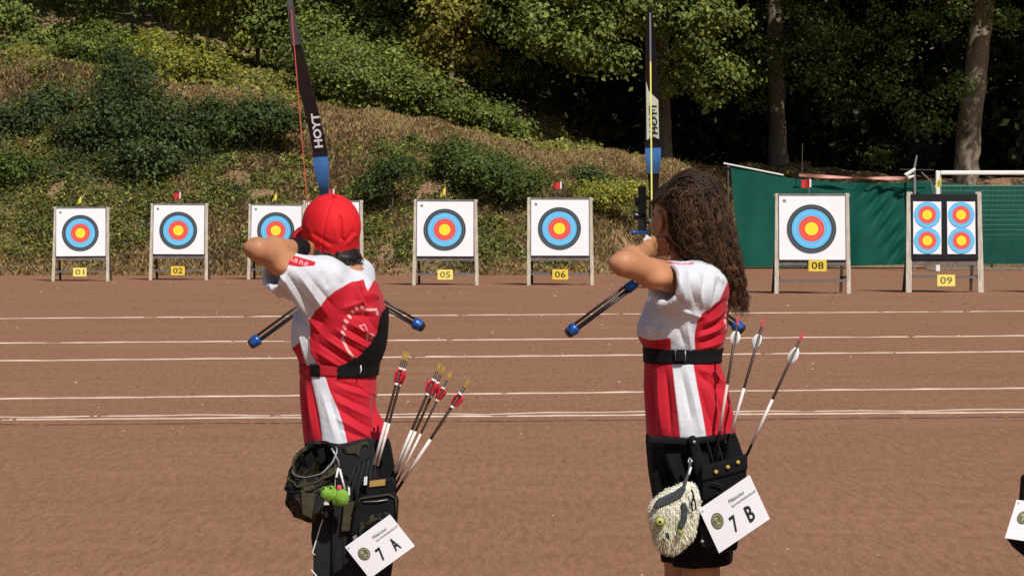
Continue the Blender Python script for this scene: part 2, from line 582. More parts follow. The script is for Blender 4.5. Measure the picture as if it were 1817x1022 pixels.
def bush(name, label, px, py, Y, rx, rz, n_clusters, leaf, colr, extra=(), group=None, yellow=0.1, ry=None, per=46, spread=0.21):
    bl = [blob(px, py, Y, rx, rz, ry or min(rx, 1.6))] + list(extra)
    p = at(px, py, Y)
    zb = float(bank_z(p.x, p.y))
    base = (p.x, p.y, zb)
    root = empty(name, base, label, 'bush', group)
    mb = MB()
    for k in range(6):
        a = random.uniform(0, 6.28)
        c, r = random.choice(bl)
        e = Vector(c) - Vector(base) + Vector((math.cos(a) * r[0] * .5, math.sin(a) * r[1] * .4, r[2] * random.uniform(.1, .6)))
        mb.tube([(0.1 * math.cos(a), 0.1 * math.sin(a), -0.1), e * 0.5 + Vector((0, 0, 0.1)), e], [0.035, 0.025, 0.008], 5)
    mb.build('stem', MAT['bark'], root)
    P, NN, ct = crown_points(bl, n_clusters, per, spread, (0.35, 1.0))
    keep = P[:, 2] > bank_z(P[:, 0], P[:, 1]) - 0.05
    P, NN, ct = P[keep], NN[keep], ct[keep]
    n = len(P)
    col = palette(n, colr, 0.25, yellow) * ct[:, None]
    me = leaf_mesh('foliage', P - np.array(base), NN, leaf * .8 * RNG.uniform(0.6, 1.35, n), np.clip(col, 0.003, 0.5))
    obj('foliage', me, MAT['leaf'], root)
    return root

# big trees on the right
tree('oak_tree', 'large broadleaf tree whose sunlit low boughs hang behind the right bow', at(1178, 300, 102), [at(1178, 308, 102), at(1176, 200, 102), at(1170, 60, 102), at(1160, -120, 102), at(1150, -280, 102)],
     [0.30, 0.24, 0.22, 0.2, 0.12],
     [blob(950, 15, 98, 1.5), blob(1045, 70, 97.5, 1.25), blob(985, 70, 98.5, 1.0), blob(1000, -90, 98, 2.3), blob(1110, -10, 97.5, 1.3), blob(1085, 105, 98, 0.8, 0.6),
      blob(1215, 25, 98.5, 1.5), blob(1275, 20, 99, 1.0), blob(1235, 110, 99.5, 1.0), blob(1190, 140, 100, 0.7), blob(1275, 130, 100.5, 0.8), blob(1260, 165, 100.5, 0.5, 0.5), blob(1090, -160, 99, 2.8), blob(1250, -130, 99, 2.6), blob(1170, -260, 101, 3.2)],
     780, 60, 0.24, 0.165, OAK, bark='bark', yellow=0.18)
tree('broadleaf_tree', 'tall tree with a straight trunk standing right behind the raised end of the green tarpaulin', at(1380, 305, 108), [at(1382, 322, 108), at(1380, 250, 108), at(1376, 100, 108), at(1370, -100, 108), at(1360, -260, 108)],
     [0.42, 0.30, 0.27, 0.24, 0.15],
     [blob(1440, 120, 103, 1.1), blob(1345, 95, 103, 1.0), blob(1345, 160, 104, 0.7), blob(1420, 40, 103, 1.2), blob(1490, 60, 105, 1.3), blob(1500, 180, 106, 0.8), blob(1360, -190, 100, 3.3), blob(1500, -230, 99, 3.4)],
     380, 52, 0.28, 0.155, (0.095, 0.128, 0.032), yellow=0.1, limbs=False)
tree('leaning_tree', 'leaning mottled tree trunk rising behind the white goal crossbar', at(1712, 345, 107), [at(1712, 352, 107), at(1716, 270, 107), at(1730, 130, 107), at(1748, -10, 107), at(1762, -200, 107)],
     [0.46, 0.42, 0.38, 0.35, 0.22],
     [blob(1700, 150, 105.5, 0.8), blob(1690, 30, 105, 1.0), blob(1628, 190, 104, 0.9), blob(1580, 130, 104.5, 1.0), blob(1660, 215, 104, 0.6), blob(1560, 260, 106, 0.8), blob(1600, 40, 104, 1.2), blob(1770, 30, 105, 0.9), blob(1640, -240, 99, 3.4), blob(1800, -240, 98.5, 3.4), blob(1960, -230, 98.5, 3.4)],
     430, 52, 0.28, 0.15, (0.095, 0.128, 0.032), bark='pale_bark', yellow=0.12, limbs=False)
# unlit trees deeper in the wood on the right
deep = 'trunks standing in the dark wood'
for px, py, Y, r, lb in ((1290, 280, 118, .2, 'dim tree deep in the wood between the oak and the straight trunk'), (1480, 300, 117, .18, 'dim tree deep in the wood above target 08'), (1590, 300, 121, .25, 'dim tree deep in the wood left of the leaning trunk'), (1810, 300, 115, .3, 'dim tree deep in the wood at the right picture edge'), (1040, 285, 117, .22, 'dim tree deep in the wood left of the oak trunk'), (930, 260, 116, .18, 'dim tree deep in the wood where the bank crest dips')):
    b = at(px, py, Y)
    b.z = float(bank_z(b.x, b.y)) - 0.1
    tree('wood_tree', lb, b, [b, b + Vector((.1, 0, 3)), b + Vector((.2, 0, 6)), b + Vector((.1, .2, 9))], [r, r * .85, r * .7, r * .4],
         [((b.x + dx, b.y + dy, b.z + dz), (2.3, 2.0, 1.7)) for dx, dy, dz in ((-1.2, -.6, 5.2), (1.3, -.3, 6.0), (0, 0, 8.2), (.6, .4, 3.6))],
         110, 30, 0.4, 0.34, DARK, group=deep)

# trees along the top of the bank on the left
edge = 'trees at the edge of the wood on the bank'
def edge_tree(px, base_py, Y, r, blobs, colr, label, leaf=0.17, ncl=170, bark='pale_bark', yellow=0.15, top=-160):
    b = at(px, base_py, Y)
    b.z = min(b.z, float(bank_z(b.x, b.y)))
    tree('edge_tree', label, b, [b, at(px + 2, (base_py * 2 + top) / 3, Y), at(px - 3, (base_py + 2 * top) / 3, Y), at(px, top, Y)], [r, r * .9, r * .75, r * .45], blobs, int(ncl * 1.15), 56, 0.25, leaf * .88, colr, group=edge, bark=bark, yellow=yellow)
edge_tree(238, 100, 104, .15, [blob(150, 10, 103, 1.1), blob(215, 90, 103, .8), blob(300, -40, 102, 1.3), blob(120, 60, 103, .7), blob(190, -80, 102, 1.8)], GREEN, 'tree with a bare straight grey trunk above the ivy mound')
edge_tree(367, 108, 103, .065, [blob(330, 20, 103, .8), blob(400, 15, 103, .9), blob(430, 60, 103, .6), blob(380, -60, 102, 1.2)], LIME, 'slender young tree with a thin pale stem, left of the black bow limb', ncl=120)
edge_tree(457, 112, 104, .075, [blob(470, 45, 103, .8), blob(490, 0, 103, .9), blob(430, -50, 103, 1.1), blob(510, 90, 103, .6)], OAK, 'slim tree right beside the upper black bow limb', ncl=120)
edge_tree(597, 110, 104, .12, [blob(560, 60, 101, 1.0), blob(610, 80, 101, .9), blob(560, 0, 102, 1.0), blob(650, 50, 102, 1.0), blob(640, -80, 102, 1.7)], GREEN, 'tree whose trunk top shows just right of the black bow limb', ncl=190)
edge_tree(800, 160, 102, .1, [blob(785, 30, 99, .9), blob(815, 0, 99, 1.0), blob(760, 80, 99.5, .7), blob(830, 80, 99.5, .7), blob(770, -90, 100, 1.7)], YEL, 'yellow green tree at the wood edge left of the oak boughs', ncl=190, yellow=.3)
edge_tree(20, 95, 103, .12, [blob(10, 30, 102, 1.0), blob(50, 60, 102, .7), blob(20, 90, 101, .6), blob(-40, -30, 102, 1.6), blob(70, -50, 103, 1.3)], OAK, 'leafy tree at the far left edge of the wood', ncl=170)
edge_tree(690, 140, 103, .1, [blob(700, 50, 101.5, .9), blob(720, 100, 101, .9), blob(680, -10, 102, 1.2), blob(880, 120, 101.5, .8), blob(700, -110, 102, 1.8)], GREEN, 'mid green tree between the black bow limb and the yellow green tree', ncl=190)
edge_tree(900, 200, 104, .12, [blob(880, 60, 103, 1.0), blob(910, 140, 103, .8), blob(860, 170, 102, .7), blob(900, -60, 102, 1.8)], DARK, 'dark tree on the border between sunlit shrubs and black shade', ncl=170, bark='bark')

# shrubs on the bank
bush('ivy_mound', 'largest dark green ivy covered mound on the left of the bank', 235, 215, 90.0, 1.75, 1.35, 420, 0.15, IVY,
     [blob(222, 128, 91.5, .75, .9, .9), blob(140, 250, 89.5, .9, .8), blob(320, 240, 89.8, 1.1, .8), blob(370, 200, 90.6, .75, .45), blob(250, 285, 88.5, 1.2, .6)], yellow=.06)
bush('shrub', 'dark shrub at the left edge of the picture beside the ivy mound', 45, 210, 90.5, 1.0, .6, 130, .15, IVY, [blob(90, 175, 91, .8, .4), blob(0, 225, 90.2, .8, .5)], yellow=.06)
bush('shrub', 'dark rounded shrub between the ivy mound and the black bow limb', 455, 205, 90.5, 1.05, .55, 130, .14, (0.062, .095, .024), [blob(420, 225, 90.0, .7, .4), blob(505, 215, 90.2, .7, .4)], yellow=.08)
bush('shrub', 'bright green low shrub right of the left archer, behind targets 05 and 06', 860, 300, 88.6, 1.3, .55, 170, .13, (0.085, .125, .028), [blob(800, 275, 89.5, .8, .4), blob(920, 325, 88, .8, .4)])
bush('shrub', 'low yellow green plant patch just left of the right archer', 1065, 345, 90.2, .9, .35, 80, .12, LIME, [blob(1110, 340, 90.6, .6, .25)], yellow=.3)
bush('shrub', 'yellow green bush above the ivy mound, under the thin pale stems', 305, 105, 96, 1.1, .75, 130, .15, LIME, [blob(265, 90, 97, .8, .6), blob(370, 120, 96.5, .8, .4)], yellow=.3)
bush('shrub', 'leafy green shrub on the bank crest just right of the black bow limb', 610, 130, 95.5, 1.4, .9, 190, .16, OAK, [blob(560, 100, 97, 1.0, .8), blob(660, 150, 95, 1.0, .6)], yellow=.2)
bush('shrub', 'wide green shrub on the bank crest midway between the two bows', 735, 160, 95.5, 1.3, .8, 180, .16, (0.155, .195, .042), [blob(790, 180, 95.3, .9, .6), blob(690, 120, 97, 1.0, .8)], yellow=.2)
bush('shrub', 'shrub at the edge of the dark wood where the crest dips', 850, 205, 96, .9, .55, 110, .15, GREEN, [blob(900, 235, 96.5, .6, .35)], yellow=.12)
bush('shrub', 'green bush on the skyline between the ivy mound and far left tree', 150, 85, 97, 1.0, .5, 100, .15, GREEN, [blob(190, 70, 98, .8, .6)], yellow=.2)
bush('shrub', 'grassy green shrub left of target 01 at the picture edge', 15, 300, 88, .8, .5, 80, .14, (0.07, .11, .02), yellow=.2)
bush('shrub', 'small green shrub low on the bank above target 05', 700, 300, 87.5, .8, .35, 70, .12, (0.055, .085, .02), [blob(660, 330, 87, .5, .25)])
bush('shrub', 'small dark plant clump left of the right bow sight', 1035, 315, 92, .55, .25, 45, .12, IVY)

# plants and dry grass covering the bank
def bank_cover():
    n = 330000
    X = RNG.uniform(-15.5, 10, n)
    T = np.where(RNG.random(n) < .8, RNG.uniform(-0.15, 10.5, n), RNG.uniform(10, 24, n))
    keep = (T < 10.5) | (X < 3)
    X, T = X[keep], T[keep]
    n = len(X)
    Y = foot_y(X) + T
    Z = bank_z(X, Y)
    g = wob2(X, Y, 0.75, 21) + 0.8 * wob2(X, Y, 2.4, 22) + .4 * wob2(X, Y, 6.0, 23)
    px = CXP + X / Y * FPX
    lean = np.interp(px, [0, 250, 500, 760, 950, 1100, 1300], [0.75, .5, .05, 0.45, .35, -.1, -0.6])
    crest = np.clip((T - 6.8) / 1.0, 0, 1) * (T < 10.2) * np.interp(px, [200, 360, 1300], [.1, 1, 1])
    upper = T > 10.2
    foot = np.clip(1 - T / 0.9, 0, 1)
    green = (g + lean - 1.9 * crest - 2.2 * foot + 1.1 * upper + RNG.normal(0, 0.5, n)) > 0
    bare = (wob2(X, Y, 1.0, 33) + .5 * wob2(X, Y, 3.0, 34)) > 1.0
    keep = ~(bare & ~upper & (RNG.random(n) < 0.88))
    keep &= green | (RNG.random(n) < 0.8)
    X, Y, Z, T, green, foot, crest, upper, g = [q[keep] for q in (X, Y, Z, T, green, foot, crest, upper, g)]
    n = len(X)
    straw = palette(n, (0.42, 0.30, 0.15), 0.25, 0.1)
    rust = palette(n, (0.21, 0.125, 0.06), .3, .05)
    dead = palette(n, (0.13, 0.10, 0.05), .35, .1)
    r = RNG.random((n, 1)) + .22 * wob2(X, Y, 1.7, 41)[:, None] + .5 * np.maximum(crest, foot)[:, None]
    dry = np.where(r > .72, straw, np.where(r > .34, rust, dead))
    gr = palette(n, (0.145, 0.162, 0.040), 0.45, 0.3)
    gr2 = palette(n, (0.070, 0.092, 0.026), .35, .15)
    lime = palette(n, (0.200, 0.205, 0.050), .38, .3)
    gr = np.where((g + RNG.normal(0, .4, n) > 1.1)[:, None], gr2, gr)
    gr = np.where(upper[:, None], lime, gr)
    col = np.where(green[:, None], gr, dry)
    size = np.where(green, RNG.uniform(0.05, 0.145, n), RNG.uniform(0.07, 0.24, n))
    size = np.where(upper & green, size * 1.5, size)
    clump = np.clip(.5 + .5 * wob2(X, Y, 4.5, 61), 0, 1.3)
    hop = np.where(green, RNG.random(n) * 0.34 * clump, size * 0.35)
    P = np.stack([X, Y, Z + hop], 1)
    nr = np.stack([RNG.normal(0, .6, n), -0.45 + RNG.normal(0, .6, n), np.full(n, .7)], 1)
    up = np.stack([RNG.normal(0, .65, n), RNG.normal(0, .5, n), np.full(n, 1.0)], 1)
    a = green
    me = leaf_mesh('bank_plants', P[a], nr[a], size[a], col[a], 0.6)
    tag(obj('bank_plants', me, MAT['leaf']), 'low green weeds and creepers covering the bank', 'weeds', kind='stuff')
    b = ~green
    me = leaf_mesh('dry_grass', P[b], nr[b], size[b] * 1.3, col[b], 0.22, upright=up[b])
    tag(obj('dry_grass', me, MAT['leaf']), 'dry straw coloured grass and dead stalks covering the bank', 'grass', kind='stuff')
bank_cover()

# far wood behind everything
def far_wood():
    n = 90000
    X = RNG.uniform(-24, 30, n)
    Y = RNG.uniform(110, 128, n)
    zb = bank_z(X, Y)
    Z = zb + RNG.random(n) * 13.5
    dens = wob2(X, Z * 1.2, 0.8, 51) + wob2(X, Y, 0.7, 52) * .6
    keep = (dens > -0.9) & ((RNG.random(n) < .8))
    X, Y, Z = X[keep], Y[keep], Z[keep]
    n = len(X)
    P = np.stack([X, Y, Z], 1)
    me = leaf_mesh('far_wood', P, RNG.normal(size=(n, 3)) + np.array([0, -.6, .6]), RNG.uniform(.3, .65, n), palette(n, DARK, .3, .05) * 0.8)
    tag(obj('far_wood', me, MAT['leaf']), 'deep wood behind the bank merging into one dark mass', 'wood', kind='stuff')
    # unseen roof of leaves, added overhead to keep the wood dark
    n = 26000
    X = RNG.uniform(-22, 34, n); Y = RNG.uniform(103, 128, n)
    Z = np.maximum(bank_z(X, Y) + 8.5, 10.0) + RNG.random(n) * 3
    P = np.stack([X, Y, Z], 1)
    me = leaf_mesh('shade_canopy', P, RNG.normal(0, .4, size=(n, 3)) + np.array([0, 0, 1]), RNG.uniform(.5, 1.0, n), palette(n, GREEN, .3, .1), 0.8)
    tag(obj('shade_canopy', me, MAT['leaf']), 'unseen leaf canopy added over the wood to shade it', 'canopy', kind='stuff')
far_wood()
# ------------------------------------------------------------------ targets
def ring_material(name, stops, unit_r):
    """printed target rings: colour by distance from the object's own centre"""
    m, nt, N, L, b = nodes_of(name)
    b.inputs['Roughness'].default_value = 0.75
    b.inputs['Specular IOR Level'].default_value = 0.2
    tc = N.new('ShaderNodeTexCoord')
    mp = N.new('ShaderNodeMapping'); mp.inputs['Scale'].default_value = (1 / unit_r, 0, 1 / unit_r)
    ln = N.new('ShaderNodeVectorMath'); ln.operation = 'LENGTH'
    L.new(tc.outputs['Object'], mp.inputs[0]); L.new(mp.outputs[0], ln.inputs[0])
    r = N.new('ShaderNodeValToRGB'); r.color_ramp.interpolation = 'CONSTANT'
    els = r.color_ramp.elements
    els[0].position = 0.0; els[0].color = stops[0][1] + (1,)
    els[1].position = stops[1][0]; els[1].color = stops[1][1] + (1,)
    for p, c in stops[2:]:
        k = els.new(p); k.color = c + (1,)
    L.new(ln.outputs['Value'], r.inputs[0])
    # arrow holes and scuffs
    no = N.new('ShaderNodeTexNoise'); no.inputs['Scale'].default_value = 22; no.inputs['Detail'].default_value = 3
    L.new(tc.outputs['Object'], no.inputs['Vector'])
    r2 = N.new('ShaderNodeValToRGB')
    r2.color_ramp.elements[0].position, r2.color_ramp.elements[1].position = 0.28, 0.36
    r2.color_ramp.elements[0].color = (0.55, 0.55, 0.55, 1); r2.color_ramp.elements[1].color = (1, 1, 1, 1)
    L.new(no.outputs['Fac'], r2.inputs[0])
    mx = N.new('ShaderNodeMixRGB'); mx.blend_type = 'MULTIPLY'; mx.inputs[0].default_value = 0.7
    L.new(r.outputs[0], mx.inputs[1]); L.new(r2.outputs[0], mx.inputs[2])
    L.new(mx.outputs[0], b.inputs['Base Color'])
    return m
WHT, BLK, LINE, BLU, BL2, RED, RD2, GLD, GL2 = (.80, .80, .83), (.045, .055, .062), (.16, .17, .18), (.12, .46, .78), (.30, .62, .86), (.74, .085, .065), (.80, .22, .17), (.88, .70, .04), (.86, .56, .04)
STOPS = [(0, GLD), (.125, GL2), (.135, GLD), (.265, RED), (.385, RD2), (.4, RED), (.515, BLU), (.655, BL2), (.675, BLU), (.79, BLK), (.885, LINE), (.905, BLK), (.985, WHT)]
MAT['rings'] = ring_material('printed_rings', STOPS, 0.5)
STOPS6 = [(0, GLD), (.16, GL2), (.18, GLD), (.36, RED), (.51, RD2), (.54, RED), (.66, BLU), (.82, BL2), (.85, BLU), (.985, WHT)]
MAT['small_rings'] = ring_material('printed_small_rings', STOPS6, 0.272)

MAT['glare_plate'] = mk('glare_yellow_plate', (0.80, 0.66, 0.16), 0.45, 0.06, 8)  # glare on the plate painted in as a paler yellow
MAT['glare_ink'] = mk('glare_ink', (0.17, 0.12, 0.02), 0.5, 0.2)  # digits lightened, the same glare put into their colour
def disc(name, r, mat, parent, loc, rot=None, n=64):
    V = [(0, 0, 0)] + [(r * math.cos(2 * math.pi * k / n), 0, r * math.sin(2 * math.pi * k / n)) for k in range(n)]
    F = [(0, 1 + k, 1 + (k + 1) % n) for k in range(n)]
    o = obj(name, mesh_from(name, V, F), mat, parent)
    o.location = loc
    return o

def target_stand(num, px, base_py, scale, flag, rot=0.0, paper_mode='big', plate_dx=0.0, plate_z=0.20, rear=1, flag_dx=0.0, flag_dz=0.0, label=''):
    Y = ground_y(base_py)
    p = at(px, base_py, Y)
    root = empty('target_stand', (p.x, p.y, 0), label, 'archery target', 'archery target stands at the foot of the bank')
    root.scale = (scale,) * 3
    root.rotation_euler = (0, 0, rot)
    lean = math.radians(9)
    def L(x, d, h):                                    # along the leaning front: x, proud of front, height along the board
        return Vector((x, h * math.sin(lean) - d * math.cos(lean), h * math.cos(lean) + d * math.sin(lean)))
    W = 0.71
    jit = lambda: random.uniform(-.012, .012)
    H = 2.02
    for s in (-1, 1):
        mb = MB()
        mb.bar(L(s * (W + .02) + jit(), 0, -0.01), L(s * (W - .01) + jit(), 0, H + (.05 if paper_mode != 'big' else 0) + jit()), 0.085 if paper_mode == 'big' else .12, 0.055, up=(0, 1, 0))
        o = mb.build('front_leg', MAT['wood'], root)
        bevel_mesh(o.data, 0.006, 1)
        mb = MB()
        top = L(s * (W - .06), -.09, H - .12)
        mb.bar(top, (s * (W - .02) + .05 * rear, 0.98 + .1, 0.0), 0.06, 0.045, up=(0, 1, 0))
        mb.build('rear_leg', MAT['dark_wood'], root)
        mb = MB()
        mb.bar(L(s * (W - .05), -.05, .34), (s * (W - .03) + .04 * rear, .96, .30), 0.05, .05)
        mb.build('side_brace', MAT['dark_wood'], root)
    def beam(name, h, d, w, t, mat, x0=-W - .05, x1=W + .05):
        mb = MB()
        mb.bar(L(x0, d, h + jit() * .6), L(x1, d, h + jit() * .6), w, t, up=(0, 1, 0))
        return mb.build(name, MAT[mat], root)
    beam('top_rail', H - .02, -.045, .05, .06, 'wood')
    beam('ledge', .62, -.02, .1, .045, 'grey_wood', -W + .03, W - .03)
    beam('lower_rail', .27 if paper_mode == 'big' else .33, -.065, .05, .10, 'grey_wood', -W + .05, W - .05)
    # straw or foam butt with its printed paper
    mb = MB()
    mb.box((0, 0, 0), (1.36, .16, 1.36))
    me = bevel_mesh(mb.mesh('butt'), .015, 2)
    M = Matrix.Translation(L(0, -.035, .66 + .68)) @ Matrix.Rotation(-lean, 4, 'X')
    me.transform(M)
    obj('butt', me, MAT['foam'] if paper_mode != 'big' else MAT['grey_wood'], root)
    def sheet(name, w, h, cx, ch, d, mat, curl=.004):
        n = 8
        V, F = [], []
        for i in range(n + 1):
            for j in range(n + 1):
                x, z = (i / n - .5) * w, (j / n - .5) * h
                V.append((x, curl * random.uniform(-1, 1) - curl * 2 * (abs(2 * i / n - 1) ** 6) * random.random(), z))
        for i in range(n):
            for j in range(n):
                a = i * (n + 1) + j
                F.append((a, a + n + 1, a + n + 2, a + 1))
        o = obj(name, mesh_from(name, V, F, True), mat, root)
        o.location = L(cx, d, ch)
        o.rotation_euler = (-lean, random.uniform(-.012, .012), 0)
        return o
    if paper_mode == 'big':
        pp = sheet('target_paper', 1.32, 1.29, -.003, .665 + .655, .058, MAT['paper'], .003)
        disc('ring_print', .497, MAT['rings'], pp, (-.012, -.010, -.02))
        mb = MB(); mb.box((-.55, -.009, .55), (.06, .003, .05)); mb.build('print_mark', MAT['grey_ink'], pp)
    else:
        for sx in (-1, 1):
            pp = sheet('target_paper', .57, 1.08, sx * .345 - .005, .665 + .655, .058, MAT['paper'], .003)
            for sz in (-1, 1):
                disc('ring_print', .268, MAT['small_rings'], pp, (0, -.010, sz * .265))
    # number plate
    mb = MB()
    mb.box((0, 0, 0), (.36, .012, .235))
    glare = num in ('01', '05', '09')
    o = mb.build('number_plate', MAT['glare_plate'] if glare else MAT['plate'], root)
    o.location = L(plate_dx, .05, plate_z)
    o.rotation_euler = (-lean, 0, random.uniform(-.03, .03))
    text_obj('digits', num, (0, -.0085, 0), (1, 0, 0), (0, 0, 1), .245, .15, MAT['glare_ink'] if glare else MAT['ink'], o, .012)
    # wind flag
    fl = L(flag_dx, -.03, H)
    mb = MB()
    mb.tube([fl, fl + Vector((0, .02, .36 + flag_dz))], .006, 5)
    st = mb.build('flag_stick', MAT['steel'], root)
    mat = MAT['flag_yellow'] if flag == 'yellow' else MAT['flag_red']
    w = .13 if flag == 'yellow' else .16
    V, F = [], []
    n = 6
    ph = random.uniform(0, 6)
    for i in range(n + 1):
        t = i / n
        hh = .19 * (1 - .72 * t) if flag == 'yellow' else .155
        for j in (0, 1):
            V.append(fl + Vector((-t * w * (.9 if flag == 'yellow' else 1), .03 * math.sin(ph + t * 5), .13 + flag_dz + hh * j - (.06 * t if flag == 'yellow' else 0))))
    for i in range(n):
        a = 2 * i
        F.append((a, a + 2, a + 3, a + 1))
    obj('wind_flag', mesh_from('wind_flag', V, F, True), mat, st)
    if flag == 'red':
        mb = MB(); mb.box(fl + Vector((.022, 0, .22 + flag_dz)), (.035, .008, .16)); mb.build('flag_hem', MAT['white_paint'], st)
    return root

target_stand('01', 143, 499, .89, 'yellow', 0.05, plate_z=.24, plate_dx=-.02, label='target stand numbered 01 with a yellow wind flag, farthest left')
target_stand('02', 317, 497, .935, 'red', 0.04, plate_z=.24, plate_dx=-.02, label='target stand numbered 02 with a small red wind flag')
target_stand('03', 490, 496, .93, 'yellow', 0.02, plate_z=.22, label='target stand partly hidden by the drawing elbow of the red capped archer')
target_stand('04', 590, 498, .97, 'red', 0.02, plate_z=.22, label='target stand mostly hidden behind the red cap')
target_stand('05', 790, 506, .965, 'yellow', 0.0, plate_z=.24, label='target stand numbered 05 with a yellow wind flag')
target_stand('06', 994, 506, .985, 'red', 0.0, plate_z=.24, plate_dx=0, flag_dz=.08, label='target stand numbered 06 with a square red wind flag')
target_stand('07', 1218, 512, .90, 'yellow', 0.0, flag_dz=-.1, label='target stand hidden behind the long haired archer')
target_stand('08', 1442, 521, 1.0, 'red', -.03, plate_z=.56, plate_dx=.10, rear=-1, flag_dx=-.05, label='target stand numbered 08 in front of the green tarpaulin')
target_stand('09', 1677, 519, 1.0, 'yellow', -.03, paper_mode='four', plate_z=.24, plate_dx=.02, rear=-1, flag_dx=-.05, flag_dz=.05, label='black target stand numbered 09 with four small ring faces')
target_stand('10', 1925, 520, 1.0, 'red', -.03, rear=-1, label='target stand just beyond the right picture edge')

# ------------------------------------------------------------------ tarpaulin fence
def tarpaulin_material():
    return mk('green_tarpaulin', (0.005, 0.075, 0.054), 0.65, 0.14, 2.0, 0.15, 30, 0.12)
MAT['tarp'] = tarpaulin_material()
TY = 95.5
tp = empty('tarpaulin_fence', at(1500, 470, TY), 'long green tarpaulin hung on posts behind targets 08 and 09', 'tarpaulin')
tb = Vector(tp.location)
def tarp_mesh():
    top_px = [(1296, 291), (1340, 302), (1400, 316), (1480, 323), (1560, 326), (1640, 322), (1700, 326), (1760, 331), (1817, 326), (1950, 330), (2200, 326)]
    bot_px = [(1312, 474), (1400, 474), (1600, 470), (1817, 468), (2200, 466)]
    n, m = 220, 40
    V, F = [], []
    tx, ty = zip(*top_px); bx, by = zip(*bot_px)
    for i in range(n + 1):
        u = i / n
        px = 1296 + u * 904
        a = at(px, np.interp(px, tx, ty), TY)
        pb = 1312 + u * 888
        b = at(pb, np.interp(pb, bx, by), TY - .25)
        for j in range(m + 1):
            v = j / m
            p = a.lerp(b, v)
            fold = 1.3 * .045 * math.sin(px * .055 + v * 2.2 + 1.2 * math.sin(px * .017)) + .03 * math.sin(px * .021 - v * 4.0) + .02 * math.sin(px * .13 + v * 3)
            # swags sagging between the posts
            f2 = .10 * math.exp(-((px - 1570 - 60 * (v - .5)) / 26) ** 2) * math.sin((px - 1570 + 130 * v) * .22)
            p.y += fold * (0.35 + .9 * v) + f2
            V.append(p - tb)
    for i in range(n):
        for j in range(m):
            a = i * (m + 1) + j
            F.append((a, a + 1, a + m + 2, a + m + 1))
    return mesh_from('sheet', V, F, True)
obj('sheet', tarp_mesh(), MAT['tarp'], tp)
for px, top in ((1292, 290), (1622, 322), (1430, 318), (1760, 328), (1950, 326)):
    mb = MB()
    q = at(px, top, TY + .12) - tb
    q2 = at(px, 470, TY + .12) - tb
    q2.z = -tb.z - .2
    mb.tube([q2, q], .035, 8)
    mb.build('post', MAT['steel'] if px > 1300 else MAT['dark_wood'], tp)
mb = MB()
mb.tube([at(1284, 290, TY - .02) - tb, at(1390, 311, TY - .05) - tb], .024, 8)
mb.build('top_pole', MAT['white_paint'], tp)
# barrier tape
MAT['pink_tape'] = mk('faded_tape', (0.62, 0.30, 0.24), 0.7, 0.2, 3)
bt = empty('barrier_tape', at(1520, 318, TY - .3), 'faded pink barrier tape stretched above the green tarpaulin', 'barrier tape')
bl = Vector(bt.location)
V, F = [], []
for i in range(41):
    u = i / 40
    px = 1418 + u * 195
    py = 311 + 5.5 * u + 2.0 * math.sin(u * math.pi)
    for k in (-1, 1):
        V.append(at(px, py + k * (2.2 + .8 * math.sin(u * 9)), TY - .3 + .03 * k * math.sin(u * 14)) - bl)
for i in range(40):
    F.append((2 * i, 2 * i + 2, 2 * i + 3, 2 * i + 1))
obj('tape', mesh_from('tape', V, F, True), MAT['pink_tape'], bt)
mb = MB()
mb.tube([at(1423, 311, TY - .3) - bl, at(1424, 255, TY - .3) - bl], .012, 5)
mb.build('tape_stick', MAT['dark_wood'], bt)
# barrier post with its white knot
bp_ = empty('barrier_post', (at(1622, 470, TY - .4).x, TY - .4, 0), 'grey post with a white knotted tape and thin cross pole left of the goal', 'post')
o0 = Vector(bp_.location)
mb = MB(); z = at(1622, 276, TY - .4)
mb.tube([(0, 0, -.2), at(1623, 330, TY - .4) - o0, at(1622, 300, TY - .4) - o0, z + Vector((.08, 0, 0)) - o0], [.045, .045, .04, .025], 8); mb.build('shaft', MAT['steel'], bp_)
mb = MB(); mb.tube([at(1597, 301, TY - .45) - o0, at(1658, 302, TY - .45) - o0], .014, 6); mb.build('cross_pole', MAT['dark_wood'], bp_)
mb = MB()
mb.tube([at(1624, 300, TY - .5) - o0, at(1607, 311, TY - .5) - o0, at(1612, 316, TY - .5) - o0, at(1622, 312, TY - .5) - o0], [.05, .07, .06, .03], 6); mb.build('tape_knot', MAT['white_paint'], bp_)
mb = MB()
mb.tube([at(1635, 306, TY - .45) - o0, at(1652, 322, TY - .4) - o0, at(1657, 345, TY - .35) - o0], .02, 5); mb.build('loose_tape', MAT['steel'], bp_)

# ------------------------------------------------------------------ goal
GY = 90.0
gx0, gz = at(1664, 302, GY).x, at(1664, 303, GY).z
goal = empty('football_goal', (gx0, GY, 0), 'white football goal with a net behind target 09 at the right edge', 'goal')
gw = 7.3
mb = MB(); mb.box((0, 0, gz / 2), (.13, .13, gz)); me = bevel_mesh(mb.mesh('post'), .03, 2); obj('post', me, MAT['white_paint'], goal)
mb = MB(); mb.box((gw, 0, gz / 2), (.13, .13, gz)); me = bevel_mesh(mb.mesh('post'), .03, 2); obj('post', me, MAT['white_paint'], goal)
mb = MB(); mb.box((gw / 2, 0, gz - .06), (gw - .135, .12, .12)); me = bevel_mesh(mb.mesh('crossbar'), .03, 2); obj('crossbar', me, MAT['white_paint'], goal)
mb = MB()
for x in (0, gw): mb.tube([(x, .06, .05), (x, 2.6, .05)], .025, 6)
mb.tube([(0, 2.6, .05), (gw, 2.6, .05)], .025, 6)
mb.build('ground_frame', MAT['white_paint'], goal)
MAT['net'] = mk('net_cord', (0.20, 0.30, 0.25), 0.8, 0.1)
